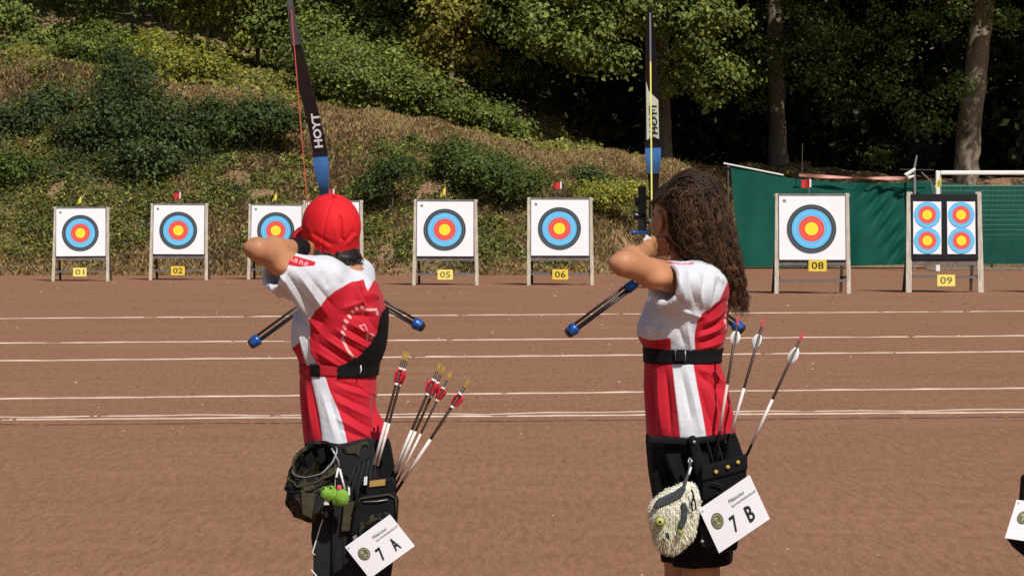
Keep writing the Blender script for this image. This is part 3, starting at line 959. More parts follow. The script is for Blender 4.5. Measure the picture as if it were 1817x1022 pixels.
def net():
    mb = MB()
    step = .155
    def rp(x, s):                       # s runs from crossbar back and down to the ground frame
        if s < 1.0: return Vector((x, s * .9, gz - .06 - .42 * s - .12 * math.sin(x * 2.1) * s))
        t = (s - 1.0) / 1.0
        return Vector((x, .9 + 1.65 * t ** 1.4, (gz - .48) * (1 - t) + .06))
    nx, ns = int(gw / step), 17
    for i in range(nx + 1):
        x = i * step
        mb.tube([rp(x, 1.0 + k / 6) for k in range(7)], .0065, 3, False)
        if i % 3 == 0: mb.tube([rp(x, k / 3) for k in range(4)], .004, 3, False)
    for k in range(ns + 1):
        s = 1.0 + k / ns
        mb.tube([rp(gw * i / 24, s) for i in range(25)], .0065, 3, False)
    mb.tube([rp(gw * i / 24, 1.0) for i in range(25)], .016, 4, False)
    mb.build('net', MAT['net'], goal)
net()
# ------------------------------------------------------------------ sculpting by signed distance
class Field:
    def __init__(self, lo, hi, h):
        self.h = h
        self.lo = np.array(lo, np.float32)
        self.n = np.ceil((np.array(hi) - np.array(lo)) / h).astype(int) + 1
        self.F = np.full(self.n, 0.06, np.float32)
        self.ax = [self.lo[i] + np.arange(self.n[i], dtype=np.float32) * h for i in range(3)]
    def sub(self, lo, hi, pad):
        sl = []
        for i in range(3):
            a = int(max(0, math.floor((lo[i] - pad - self.lo[i]) / self.h)))
            b = int(min(self.n[i], math.ceil((hi[i] + pad - self.lo[i]) / self.h) + 1))
            if b <= a: return None, None
            sl.append(slice(a, b))
        g = np.meshgrid(self.ax[0][sl[0]], self.ax[1][sl[1]], self.ax[2][sl[2]], indexing='ij')
        return tuple(sl), g
    def put(self, sl, d, k, mode='add'):
        a = self.F[sl]
        if mode == 'add':
            hh = np.clip(0.5 + 0.5 * (a - d) / k, 0, 1) if k > 0 else (d < a).astype(np.float32)
            self.F[sl] = a + (d - a) * hh - (k * hh * (1 - hh))
        elif mode == 'cut':
            d = -d
            if k > 0:
                hh = np.clip(0.5 - 0.5 * (a - d) / k, 0, 1)
                self.F[sl] = a + (d - a) * hh + k * hh * (1 - hh)
            else:
                self.F[sl] = np.maximum(a, d)
    def cone(self, a, b, r1, r2, k=0.01, mode='add'):
        a, b = np.array(a, np.float32), np.array(b, np.float32)
        r = max(r1, r2)
        sl, g = self.sub(np.minimum(a, b) - r, np.maximum(a, b) + r, k + 0.03)
        if sl is None: return
        d = b - a
        q = [g[i] - a[i] for i in range(3)]
        t = np.clip((q[0] * d[0] + q[1] * d[1] + q[2] * d[2]) / max(float(d @ d), 1e-9), 0, 1)
        dist = np.sqrt(sum((q[i] - t * d[i]) ** 2 for i in range(3))) - (r1 + (r2 - r1) * t)
        self.put(sl, dist, k, mode)
    def chain(self, pts, rad, k=0.01):
        for i in range(len(pts) - 1):
            self.cone(pts[i], pts[i + 1], rad[i], rad[i + 1], k)
    def ell(self, c, r, R=None, k=0.01, mode='add'):
        c = np.array(c, np.float32)
        m = max(r)
        sl, g = self.sub(c - m, c + m, k + 0.03)
        if sl is None: return
        q = [g[i] - c[i] for i in range(3)]
        if R is not None:                      # columns of R: the ellipsoid's own axes
            q = [q[0] * R[0][i] + q[1] * R[1][i] + q[2] * R[2][i] for i in range(3)]
        e0 = np.sqrt(sum((q[i] / r[i]) ** 2 for i in range(3))) + 1e-6
        e1 = np.sqrt(sum((q[i] / r[i] ** 2) ** 2 for i in range(3))) + 1e-6
        self.put(sl, e0 * (e0 - 1) / e1, k, mode)
    def plane(self, p, n, region=None, mode='cut'):
        """cut away everything on the n side of the plane through p, within region (lo, hi)"""
        if region is None: sl = tuple(slice(0, s) for s in self.n); g = np.meshgrid(*self.ax, indexing='ij')
        else: sl, g = self.sub(region[0], region[1], 0)
        n = np.array(n, np.float32); n = n / np.linalg.norm(n)
        d = sum((g[i] - p[i]) * n[i] for i in range(3))
        self.F[sl] = np.maximum(self.F[sl], d)
    def loft(self, table, k=0.01, power=2.3, mode='add', pad=0.03):
        """table rows: z, x0, x1 (side extents), cy, ry"""
        T = np.array(sorted(table), np.float32)
        lo = np.array([T[:, 1].min(), (T[:, 3] - T[:, 4]).min(), T[0, 0]])
        hi = np.array([T[:, 2].max(), (T[:, 3] + T[:, 4]).max(), T[-1, 0]])
        sl, g = self.sub(lo, hi, k + pad)
        z1 = self.ax[2][sl[2]]
        zz = np.clip(z1, T[0, 0], T[-1, 0])
        x0, x1, cy, ry = [np.interp(zz, T[:, 0], T[:, i])[None, None].astype(np.float32) for i in (1, 2, 3, 4)]
        cx, rx = (x0 + x1) / 2, (x1 - x0) / 2
        e = ((np.abs(g[0] - cx) / rx) ** power + (np.abs(g[1] - cy) / ry) ** power + 1e-9) ** (1 / power)
        d = (e - 1) * np.minimum(rx, ry)
        d = np.maximum(d, np.maximum(g[2] - T[-1, 0], T[0, 0] - g[2]))
        self.put(sl, d, k, mode)
    def mesh(self):
        F, h = self.F, self.h
        S = F < 0
        c = np.zeros(np.array(S.shape) - 1, np.uint8)
        offs = [(i, j, k) for i in (0, 1) for j in (0, 1) for k in (0, 1)]
        nx, ny, nz = S.shape
        for o in offs:
            c += S[o[0]:nx - 1 + o[0], o[1]:ny - 1 + o[1], o[2]:nz - 1 + o[2]]
        act = np.nonzero((c > 0) & (c < 8))
        n = len(act[0])
        idx = np.full(c.shape, -1, np.int32)
        idx[act] = np.arange(n)
        vals = np.stack([F[act[0] + o[0], act[1] + o[1], act[2] + o[2]] for o in offs], 1)
        oc = np.array(offs, np.float32)
        acc = np.zeros((n, 3), np.float32); cnt = np.zeros((n, 1), np.float32)
        for a in range(8):
            for b in range(a + 1, 8):
                if abs(oc[a] - oc[b]).sum() == 1:
                    va, vb = vals[:, a], vals[:, b]
                    mk_ = (va < 0) != (vb < 0)
                    t = np.where(mk_, va / np.where(mk_, va - vb, 1), 0)[:, None]
                    acc += np.where(mk_[:, None], oc[a] + (oc[b] - oc[a]) * t, 0)
                    cnt += mk_[:, None]
        V = (np.stack(act, 1) + acc / np.maximum(cnt, 1)) * h + self.lo
        Q = []
        for ax in range(3):
            u, v = (ax + 1) % 3, (ax + 2) % 3
            s0 = [slice(1, -1)] * 3; s0[ax] = slice(0, -1)
            s1 = [slice(1, -1)] * 3; s1[ax] = slice(1, None)
            a, b = S[tuple(s0)], S[tuple(s1)]
            pos = np.array(np.nonzero(a != b)).T
            if len(pos) == 0: continue
            pos = pos + 1; pos[:, ax] -= 1
            fl = a[a != b]
            def cell(du, dv):
                q = pos.copy(); q[:, u] += du; q[:, v] += dv
                return idx[q[:, 0], q[:, 1], q[:, 2]]
            q = np.stack([cell(-1, -1), cell(0, -1), cell(0, 0), cell(-1, 0)], 1)
            q[~fl] = q[~fl][:, ::-1]
            Q.append(q)
        Q = np.concatenate(Q)
        return V.astype(np.float64), Q[(Q >= 0).all(1)]

def normals_of(V, Q):
    fn = np.cross(V[Q[:, 2]] - V[Q[:, 0]], V[Q[:, 3]] - V[Q[:, 1]])
    N = np.zeros_like(V)
    for k in range(4): np.add.at(N, Q[:, k], fn)
    return unit(N)

def relax(V, Q, it=1, lam=0.5):
    for _ in range(it):
        S = np.zeros_like(V); C = np.zeros((len(V), 1))
        for k in range(4):
            np.add.at(S, Q[:, k], V[Q[:, (k + 1) % 4]]); np.add.at(C, Q[:, k], 1)
            np.add.at(S, Q[:, k], V[Q[:, (k + 3) % 4]]); np.add.at(C, Q[:, k], 1)
        V = V + (S / np.maximum(C, 1) - V) * lam
    return V

def noise3(V, f, seed):
    r = np.random.default_rng(seed)
    out = np.zeros(len(V))
    for i in range(9):
        d = unit(r.normal(size=3)) * f * r.uniform(.6, 1.6)
        out += np.sin(V @ d + r.uniform(0, 6.28))
    return out / 4

def seg_dist(x, y, a, b):
    dx, dy = b[0] - a[0], b[1] - a[1]
    L2 = dx * dx + dy * dy + 1e-9
    t = np.clip(((x - a[0]) * dx + (y - a[1]) * dy) / L2, 0, 1)
    return np.hypot(x - a[0] - t * dx, y - a[1] - t * dy), t

def poly_sd(x, y, poly):
    """signed distance to a polygon, positive inside"""
    d = np.full(len(x), 1e9)
    inside = np.zeros(len(x), bool)
    n = len(poly)
    for i in range(n):
        a, b = poly[i], poly[(i + 1) % n]
        d = np.minimum(d, seg_dist(x, y, a, b)[0])
        c = (a[1] > y) != (b[1] > y)
        with np.errstate(divide='ignore', invalid='ignore'):
            xi = (b[0] - a[0]) * (y - a[1]) / ((b[1] - a[1]) if b[1] != a[1] else 1e-9) + a[0]
        inside ^= c & (x < xi)
    return np.where(inside, d, -d)

class Frame:
    """local frame of one figure: maps photo pixels at the figure's distance to metres"""
    def __init__(self, px, Y):
        self.Y = Y
        self.o = Vector((at(px, 400, Y).x, Y, 0))
        self.s = FPX / Y
    def P(self, px, py, dy=0.0):
        return at(px, py, self.Y + dy) - self.o
    def px(self, V):
        """back to photo pixels, measured in the figure's own plane"""
        x = CXP + (V[:, 0] + self.o.x) * self.s
        z = V[:, 2]
        z0 = at(0, 300, self.Y).z; z1 = at(0, 900, self.Y).z
        return x, 300 + (z - z0) / (z1 - z0) * 600
    def row(self, py, l, r, cy, ry):
        a, b = self.P(l, py), self.P(r, py)
        return (a.z, a.x, b.x, cy, ry)

def crumple(V, N, amp, freq, seed, squash=(1, 1, .45)):
    """sharp-edged small creases all over a cloth surface"""
    W = V * np.array(squash)
    a = noise3(W, freq, seed) + .4 * noise3(W, freq * 2.3, seed + 1)
    b = noise3(W, freq * .8, seed + 2)
    return V + N * (amp * ((1 - np.abs(a)) - .45 + .4 * (1 - np.abs(b))))[:, None]

def folds_apply(V, N, fr, folds, near=0.06):
    x, y = fr.px(V)
    disp = np.zeros(len(V))
    for (x0, y0, x1, y1, w, amp) in folds:
        d, t = seg_dist(x, y, (x0, y0), (x1, y1))
        tap = np.sin(np.clip(t, 0.02, .98) * math.pi) ** 0.5
        disp += amp * 0.0030 * np.exp(-(d / w) ** 1.25) * tap
    wgt = 1 / (1 + np.exp((V[:, 1] - near) / 0.02))
    return V + N * (disp * wgt)[:, None]

def cloth_material(name, a, b, marks=(0.74, 0.40, 0.40)):
    """a where 'pat' < 0, b where 'pat' > 0, printed marks where 'mark' > 0"""
    m, nt, N, L, bs = nodes_of(name)
    bs.inputs['Roughness'].default_value = 0.72
    bs.inputs['Specular IOR Level'].default_value = 0.25
    bs.inputs['Sheen Weight'].default_value = 0.08
    def edge(attr):
        at_ = N.new('ShaderNodeAttribute'); at_.attribute_name = attr
        mr = N.new('ShaderNodeMapRange')
        mr.inputs['From Min'].default_value, mr.inputs['From Max'].default_value = -0.7, 0.7
        L.new(at_.outputs['Fac'], mr.inputs['Value'])
        return mr.outputs[0]
    m1 = N.new('ShaderNodeMixRGB'); m1.inputs[1].default_value = a + (1,); m1.inputs[2].default_value = b + (1,)
    L.new(edge('pat'), m1.inputs[0])
    m2 = N.new('ShaderNodeMixRGB'); m2.inputs[2].default_value = marks + (1,)
    L.new(edge('mark'), m2.inputs[0]); L.new(m1.outputs[0], m2.inputs[1])
    tc = N.new('ShaderNodeTexCoord')
    n2 = N.new('ShaderNodeTexNoise'); n2.inputs['Scale'].default_value = 420; n2.inputs['Detail'].default_value = 2
    n3 = N.new('ShaderNodeTexNoise'); n3.inputs['Scale'].default_value = 26; n3.inputs['Detail'].default_value = 5
    L.new(tc.outputs['Object'], n2.inputs['Vector']); L.new(tc.outputs['Object'], n3.inputs['Vector'])
    ad = N.new('ShaderNodeMath'); ad.operation = 'MULTIPLY_ADD'; ad.inputs[1].default_value = 6.0
    L.new(n3.outputs['Fac'], ad.inputs[0]); L.new(n2.outputs['Fac'], ad.inputs[2])
    bp = N.new('ShaderNodeBump'); bp.inputs['Strength'].default_value = 0.35; bp.inputs['Distance'].default_value = 0.0015
    L.new(ad.outputs[0], bp.inputs['Height']); L.new(bp.outputs[0], bs.inputs['Normal'])
    L.new(m2.outputs[0], bs.inputs['Base Color'])
    return m

MAT['skin'] = mk('tanned_skin', (0.47, 0.215, 0.108), 0.52, 0.20, 9, 0.25, 220, 0.35, sss=0.10, bdist=.0008)
MAT['shirt'] = cloth_material('jersey', (0.63, 0.64, 0.685), (0.52, 0.010, 0.026))
MAT['cap'] = mk('red_cap_cloth', (0.66, 0.016, 0.022), 0.75, 0.06, 30, 0.3, 300, 0.2, bdist=.001)
MAT['cap_seam'] = mk('cap_seam', (0.30, 0.010, 0.014), 0.8, 0.1)
MAT['black_cloth'] = mk('black_cloth', (0.0075, 0.0075, 0.0085), 0.85, 0.25, 12, 0.4, 60, 0.12, bdist=.002)
MAT['black_nylon'] = mk('black_nylon', (0.0075, 0.0075, 0.008), 0.7, 0.3, 25, 0.4, 50, 0.14, bdist=.0025)
MAT['charcoal'] = mk('charcoal_nylon', (0.018, 0.0185, 0.021), 0.75, 0.25, 20, 0.4, 50, 0.14, bdist=.002)
MAT['olive'] = mk('olive_nylon', (0.050, 0.044, 0.024), 0.65, 0.25, 20, 0.4, 50, 0.25, bdist=.002)
MAT['red_strap'] = mk('red_strap', (0.42, 0.008, 0.022), 0.7, 0.1, 40, 0.2, 300, bdist=.001)
MAT['white_trim'] = mk('white_trim', (0.72, 0.70, 0.70), 0.6, 0.06)
MAT['gold'] = mk('gold_plastic', (0.50, 0.36, 0.07), 0.4, 0.1)
MAT['tan_label'] = mk('tan_label', (0.40, 0.24, 0.06), 0.7, 0.1)
MAT['eye_white'] = mk('eye_white', (0.75, 0.72, 0.68), 0.25, 0.03)
MAT['shoe'] = mk('grey_shoe', (0.10, 0.10, 0.11), 0.6, 0.2)
MAT['hair'] = attr_material('hair', 0.5, 0.3)
MAT['sight'] = mk('black_anodised', (0.012, 0.012, 0.013), 0.35, 0.2, spec=0.5)
MAT['blue_metal'] = mk('blue_anodised', (0.022, 0.10, 0.36), 0.32, 0.15, 30, spec=0.6, metal=0.35)
MAT['light_blue'] = mk('blue_riser_paint', (0.05, 0.18, 0.46), 0.35, 0.2, 12, spec=0.6, metal=0.25)
MAT['limb_black'] = mk('black_limb', (0.012, 0.009, 0.011), 0.3, 0.3, 6, spec=0.5)
MAT['limb_grey'] = mk('grey_limb_tip', (0.075, 0.075, 0.08), 0.35, 0.35, 8, spec=0.4)
MAT['limb_white'] = mk('white_limb_print', (0.66, 0.72, 0.60), 0.4, 0.06, 8)
MAT['string_red'] = mk('orange_red_string', (0.45, 0.075, 0.04), 0.6, 0.1)
MAT['string_yellow'] = mk('yellow_string', (0.74, 0.70, 0.16), 0.6, 0.1)
MAT['grey_string'] = mk('grey_serving', (0.16, 0.16, 0.18), 0.6, 0.1)
MAT['carbon'] = mk('carbon_rod', (0.010, 0.009, 0.009), 0.35, 0.2, spec=0.5)
MAT['dark_shaft'] = mk('dark_shaft', (0.040, 0.022, 0.014), 0.4, 0.3, 40, spec=0.4)
MAT['white_shaft'] = mk('white_shaft', (0.72, 0.68, 0.64), 0.5, 0.12, 40)
MAT['pink_shaft'] = mk('pale_pink_shaft', (0.72, 0.46, 0.42), 0.5, 0.12, 40)
MAT['red_vane'] = mk('red_vane', (0.62, 0.030, 0.050), 0.5, 0.1)
MAT['white_vane'] = mk('white_vane', (0.80, 0.79, 0.76), 0.5, 0.05)
MAT['pink_nock'] = mk('pink_nock', (0.72, 0.10, 0.13), 0.4, 0.1)

def head_prims(f, C, F, U, k=0.012, scale=1.0, tilt=None):
    """adds a head with a face: C centre between the ears, F facing direction"""
    F = Vector(F).normalized(); U = (Vector(U) - F * Vector(U).dot(F)).normalized(); Lf = U.cross(F).normalized()
    R = [[Lf[i], F[i], U[i]] for i in range(3)]
    Q = lambda l, fw, u: Vector(C) + (Lf * l + F * fw + U * u) * scale
    sc = lambda *a: tuple(v * scale for v in a)
    f.ell(Q(0, -.012, .035), sc(.073, .094, .088), R, k)
    f.ell(Q(0, .022, -.02), sc(.062, .072, .085), R, .02)
    f.ell(Q(0, .058, -.085), sc(.036, .032, .028), R, .02)            # chin
    f.cone(Q(.045, .0, -.055), Q(.02, .06, -.088), .028 * scale, .02 * scale, .02)   # jaw
    f.cone(Q(-.045, .0, -.055), Q(-.02, .06, -.088), .028 * scale, .02 * scale, .02)
    f.cone(Q(0, .088, .012), Q(0, .108, -.022), .008 * scale, .0135 * scale, .01)    # nose
    f.ell(Q(.012, .098, -.026), sc(.009, .009, .007), R, .006); f.ell(Q(-.012, .098, -.026), sc(.009, .009, .007), R, .006)
    f.cone(Q(-.03, .082, .026), Q(.03, .082, .026), .010 * scale, .010 * scale, .012)  # brow
    for s in (1, -1):
        f.ell(Q(s * .031, .086, .006), sc(.015, .010, .010), R, .008, 'cut')      # eye sockets
        f.ell(Q(s * .042, .066, -.02), sc(.02, .02, .018), R, .018)               # cheek
        f.ell(Q(s * .080, -.010, -.008), sc(.012, .021, .035), R, .005)           # ear
        f.ell(Q(s * .091, -.006, -.004), sc(.008, .011, .021), R, .004, 'cut')
    f.cone(Q(-.02, .090, -.052), Q(.02, .090, -.052), .0065 * scale, .0065 * scale, .006)
    f.cone(Q(-.016, .088, -.063), Q(.016, .088, -.063), .0075 * scale, .0075 * scale, .006)
    return Q, R

def hand_prims(f, wrist, palm_c, knuck, normal, curl, side, k=0.006, hook=True):
    """palm plus five fingers. knuck: middle knuckle, normal: out of the back of the hand, side: towards the index finger"""
    wrist, palm_c, knuck = Vector(wrist), Vector(palm_c), Vector(knuck)
    d = (knuck - wrist).normalized()
    s = Vector(side); s = (s - d * s.dot(d)).normalized()
    n = Vector(normal); n = (n - d * n.dot(d) - s * n.dot(s)).normalized()
    for o, kk in ((-.024, .012), (-.008, .012), (.008, .012), (.024, .012)):
        f.cone(wrist + s * o * .55, knuck + s * o, .017, .012, kk)
    ln = ((.024, .9), (.008, 1.0), (-.008, .95), (-.024, .75))
    for o, m in ln:
        p = knuck + s * o
        ang = 0.0
        q = d.copy()
        for seg, (l, r) in enumerate(((.040, .0088), (.025, .0080), (.02, .0072))):
            ang += curl[seg]
            q = d * math.cos(ang) - n * math.sin(ang)
            e = p + q * l * m
            f.cone(p, e, r + .0006, r, .003)
            p = e
    t0 = wrist.lerp(knuck, .25) + s * .022
    t1 = wrist.lerp(knuck, .62) + s * .046 - n * .010
    t2 = wrist.lerp(knuck, 1.0) + s * .050 - n * .022
    f.cone(t0, t1, .0125, .0105, .008); f.cone(t1, t2, .0105, .008, .003)

def finish(name, V, Q, mat, parent, smooth=True):
    me = mesh_np(name, V, Q, smooth)
    return obj(name, me, mat, parent)

def slab(name, fr, poly, dy, thick, mat, parent, bev=0.004, seg=2, bulge=0.0):
    """a flat-fronted padded piece outlined in the figure's plane, front at dy, with real thickness"""
    n = len(poly)
    if not hasattr(dy, '__len__'): dy = [dy] * n
    V = [fr.P(x, y, d) for (x, y), d in zip(poly, dy)] + [fr.P(x, y, d) + Vector((0, thick, 0)) for (x, y), d in zip(poly, dy)]
    F = [tuple(range(n))] + [tuple(reversed(range(n, 2 * n)))] + [(i, n + i, n + (i + 1) % n, (i + 1) % n) for i in range(n)]
    me = mesh_from(name, V, F)
    bm = bmesh.new(); bm.from_mesh(me)
    bmesh.ops.recalc_face_normals(bm, faces=bm.faces)
    bm.to_mesh(me); bm.free()
    if bev: bevel_mesh(me, bev, seg)
    me.polygons.foreach_set('use_smooth', [False] * len(me.polygons))
    return obj(name, me, mat, parent)

def wire(name, fr, pts, rad, mat, parent, n=6):
    mb = MB(); mb.tube([fr.P(*p) for p in pts], rad, n)
    return mb.build(name, mat, parent, True)

def locks_mesh(name, paths, rads, cols, sides=3):
    """many tapering strands: paths (n,k,3), rads (n,k), cols (n,3)"""
    n, k, _ = paths.shape
    d = unit(np.gradient(paths, axis=1))
    ref = np.array([0.3, 1.0, 0.2])
    s = unit(np.cross(d, ref)); t = np.cross(s, d)
    ring = []
    for a in range(sides):
        an = 2 * math.pi * a / sides
        ring.append(paths + (s * math.cos(an) + t * math.sin(an)) * rads[..., None])
    V = np.stack(ring, 2)                              # n,k,sides,3
    i, j, a = np.meshgrid(np.arange(n), np.arange(k - 1), np.arange(sides), indexing='ij')
    b = (a + 1) % sides
    ix = lambda i, j, a: (i * k + j) * sides + a
    Q = np.stack([ix(i, j, a), ix(i, j, b), ix(i, j + 1, b), ix(i, j + 1, a)], -1).reshape(-1, 4)
    me = mesh_np(name, V.reshape(-1, 3), Q, True)
    add_col(me, 'col', np.repeat(cols, (k - 1) * sides, 0))
    return me
# ------------------------------------------------------------------ figures
def legs_prims(f, fr, hip_px, hip_py, near, far, knee_dx, foot_dx, r=(.078, .05, .036)):
    """two legs, near (towards the camera) and far; returns ankle points"""
    out = []
    for dy, kx, fx in ((near, knee_dx[0], foot_dx[0]), (far, knee_dx[1], foot_dx[1])):
        hip = fr.P(hip_px, hip_py, dy * .8)
        knee = Vector((hip.x + kx, dy, .46))
        ank = Vector((hip.x + fx, dy, .085))
        f.cone(hip, knee, r[0], r[1], .02)
        mid = knee.lerp(ank, .35)
        f.cone(knee, mid, r[1], r[1] * 1.0, .015); f.cone(mid, ank, r[1] * 1.0, r[2] * .9, .015)
        f.cone(ank, ank + Vector((-.14, 0, -.045)), r[2], .03, .02)
        out.append(ank)
    return out

def shoes(anks, parent):
    for a in anks:
        f = Field(a + Vector((-.24, -.08, -.1)), a + Vector((.1, .08, .09)), .006)
        f.cone(a + Vector((.02, 0, -.04)), a + Vector((-.15, 0, -.052)), .048, .036, .02)
        f.cone(a + Vector((0, 0, .02)), a + Vector((0, 0, -.03)), .046, .05, .02)
        f.plane((0, 0, .004), (0, 0, -1))
        V, Q = f.mesh()
        finish('shoe', V, Q, MAT['shoe'], parent)

# ================================================================== left archer
A = Frame(605, 10.5)
pa = empty('person', A.o, 'archer in a red cap aiming a bow with a black upper limb', 'person', 'archers on the shooting line')

def body_a():
    f = Field((-.42, -.46, 0), (.3, .92, 1.68), .0052)
    P = A.P
    f.loft([A.row(470, 585, 640, 0, .06), A.row(500, 545, 660, 0, .15), A.row(560, 530, 674, 0, .16), A.row(655, 543, 660, 0, .13), A.row(720, 545, 660, 0, .135), A.row(800, 548, 684, 0, .16), A.row(860, 556, 690, 0, .15)], .02)
    f.cone(P(612, 500, .02), P(596, 452, .03), .058, .052, .03)
    C = P(588, 412, .03); Fd = Vector((-.32, .94, -.05))
    q, R = head_prims(f, C + Vector((0, 0, -.006)), Fd, Vector((.0, -.1, 1)), scale=.95)
    # drawing arm (near) : shoulder, elbow, wrist at the jaw
    sh, el, wr = P(562, 494, -.14), P(456, 442, -.335), P(536, 440, -.11)
    f.cone(sh, el, .050, .035, .03)
    f.cone(el, el.lerp(wr, .35), .033, .036, .02); f.cone(el.lerp(wr, .35), wr, .036, .025, .02)
    f.ell(el + Vector((-.026, -.014, .006)), (.017, .017, .014), None, .018)
    f.ell(sh.lerp(el, .55) + Vector((.0, -.014, -.018)), (.040, .046, .026), None, .03)
    hand_prims(f, wr, None or wr, P(553, 450, -.035), Vector((-.9, -.3, .1)), (.7, 1.3, .9), Vector((0, .2, -1)))
    # bow arm (far)
    sh2, el2, wr2 = P(632, 504, .15), P(634, 474, .42), P(608, 455, .66)
    f.cone(sh2, el2, .052, .038, .03); f.cone(el2, wr2, .038, .027, .015)
    hand_prims(f, wr2, wr2, P(604, 450, .74), Vector((1, 0, .4)), (.7, 1.0, .8), Vector((-.3, 0, 1)))
    an = legs_prims(f, A, 612, 860, -.095, .095, (-.01, .02), (0, .03))
    V, Q = f.mesh()
    o = finish('body', V, Q, MAT['skin'], pa)
    for s in (1, -1):
        mb = MB(); c = q(s * .031, .080, .006)
        mb.tube([c + R_axis(R, 1) * -.011, c + R_axis(R, 1) * -.004, c + R_axis(R, 1) * .006], [.006, .011, .006], 10)
        mb.build('eye', MAT['eye_white'], pa, True)
    shoes(an, pa)
    return C, Fd
def R_axis(R, i):
    return Vector((R[0][i], R[1][i], R[2][i]))
CA, FA = body_a()

def shirt_a():
    P = A.P
    f = Field((-.34, -.42, .72), (.3, .34, 1.42), .0038)
    rows = [(476, 588, 640, .02, .07), (484, 570, 654, .01, .12), (493, 552, 660, .01, .16), (505, 540, 668, 0, .185), (525, 533, 677, 0, .19), (550, 524, 684, 0, .185), (575, 518, 684, 0, .18), (600, 517, 682, 0, .172), (618, 521, 679, 0, .166), (634, 528, 673, 0, .158), (646, 533, 668, 0, .148), (662, 534, 666, 0, .147),
            (676, 533, 667, 0, .152), (700, 533, 668, 0, .158), (730, 535, 671, 0, .166), (760, 538, 680, 0, .175), (788, 541, 691, 0, .182)]
    f.loft([A.row(*r) for r in rows], .01, 2.2)
    # near sleeve, loose, drawn towards the raised elbow
    sh, hem = P(572, 503, -.13), P(488, 479, -.262)
    f.cone(P(602, 524, -.04), sh, .10, .083, .03)
    f.cone(sh, hem + (hem - sh) * .25, .083, .060, .03)
    f.cone(P(575, 540, -.13), P(512, 505, -.20), .06, .045, .03)
    ax = (hem - sh).normalized()
    f.plane(hem, ax + Vector((0, 0, .12)), (hem + Vector((-.3, -.3, -.2)), hem + Vector((.09, .3, .2))))
    f.cone(hem - ax * .05, hem + ax * .1, .047, .053, 0, 'cut')
    # far sleeve along the bow arm
    s2, h2 = P(630, 506, .13), P(634, 486, .30)
    f.cone(s2, h2, .066, .058, .03)
    f.plane(h2, (h2 - s2), (h2 + Vector((-.2, -.05, -.2)), h2 + Vector((.2, .2, .2))))
    f.cone(P(612, 470, .02), P(606, 455, .02), .057, .057, .008, 'cut')     # neck opening
    V, Q = f.mesh()
    V = relax(V, Q, 2)
    N = normals_of(V, Q)
    x, y = A.px(V)
    F = [  # creases fanning from the sleeve, bunching above the strap, drape below it
        (497, 490, 560, 600, 4, -5), (507, 480, 575, 590, 4, 5), (520, 480, 580, 575, 4, -4), (535, 478, 590, 560, 5, 4), (489, 500, 545, 590, 4, 5), (502, 515, 540, 580, 4, -5),
        (552, 480, 600, 545, 5, -2.5), (580, 478, 590, 510, 5, -3), (600, 476, 612, 500, 4, 3),
        (628, 498, 650, 540, 5, 4), (645, 505, 662, 545, 4, -6), (655, 515, 672, 530, 5, 5), (610, 545, 655, 530, 5, 3), (615, 555, 668, 560, 5, -4), (650, 545, 675, 590, 5, -4), (640, 560, 660, 600, 5, 3),
        (570, 605, 640, 650, 3.2, -3), (580, 595, 650, 640, 3.2, 3), (592, 588, 656, 628, 3.0, -3), (600, 580, 662, 618, 3.0, 3), (612, 575, 668, 608, 3, -3), (566, 620, 620, 652, 3, 3), (560, 632, 600, 655, 3, -2.5), (625, 570, 672, 598, 3, 3),
        (522, 560, 540, 650, 3, -3), (530, 565, 552, 650, 3, 3), (540, 570, 563, 648, 3, -3), (548, 600, 575, 652, 3, 2.5),
        (520, 600, 528, 625, 4, 3),
        (600, 672, 660, 690, 3, -3), (605, 682, 664, 705, 3, 3), (595, 690, 660, 722, 3, -3), (600, 705, 666, 742, 3.5, 3.5), (605, 720, 668, 758, 3.5, -3.5), (600, 735, 660, 770, 3.5, 3), (610, 755, 665, 775, 3, -3), (640, 680, 668, 700, 3, 3),
        (540, 680, 552, 770, 3, -3), (548, 675, 562, 775, 3, 3), (556, 680, 575, 780, 3.5, -2.5), (575, 690, 600, 770, 5, 2), (590, 700, 612, 775, 4, -2), (665, 700, 672, 780, 4, -5), (672, 720, 685, 785, 4, 4),
    ]
    V = folds_apply(V, N, A, F)
    far = 1 / (1 + np.exp(-(V[:, 1] - .05) / .03))
    V = V + N * (noise3(V * np.array([1, 1, .45]), 42, 5) * .0028 * far)[:, None]
    V = crumple(V, N, .0034, 30, 71)
    me = mesh_np('shirt', V, Q)
    red = [(648, 494), (626, 499), (600, 514), (578, 535), (556, 562), (553, 600), (558, 622), (566, 640), (572, 655), (582, 665), (590, 690), (604, 720), (614, 750), (622, 782), (622, 800), (720, 800), (720, 440), (676, 470), (664, 496), (656, 514)]
    low = [(520, 660), (556, 660), (562, 690), (570, 730), (577, 780), (578, 800), (500, 800), (500, 660)]
    tri = [(500, 630), (522, 618), (533, 604), (538, 600), (545, 630), (553, 655), (556, 665), (500, 665)]
    band = [(470, 440), (499, 441), (530, 452), (567, 464), (565, 470), (540, 471), (505, 465), (470, 460)]
    pat = np.maximum.reduce([poly_sd(x, y, p) for p in (red, low, tri, band)])
    add_attr(me, 'pat', np.clip(pat, -4, 4))
    # the big dashed roundel on the back and small lettering on the sleeve band
    mk_ = np.full(len(V), -4.0)
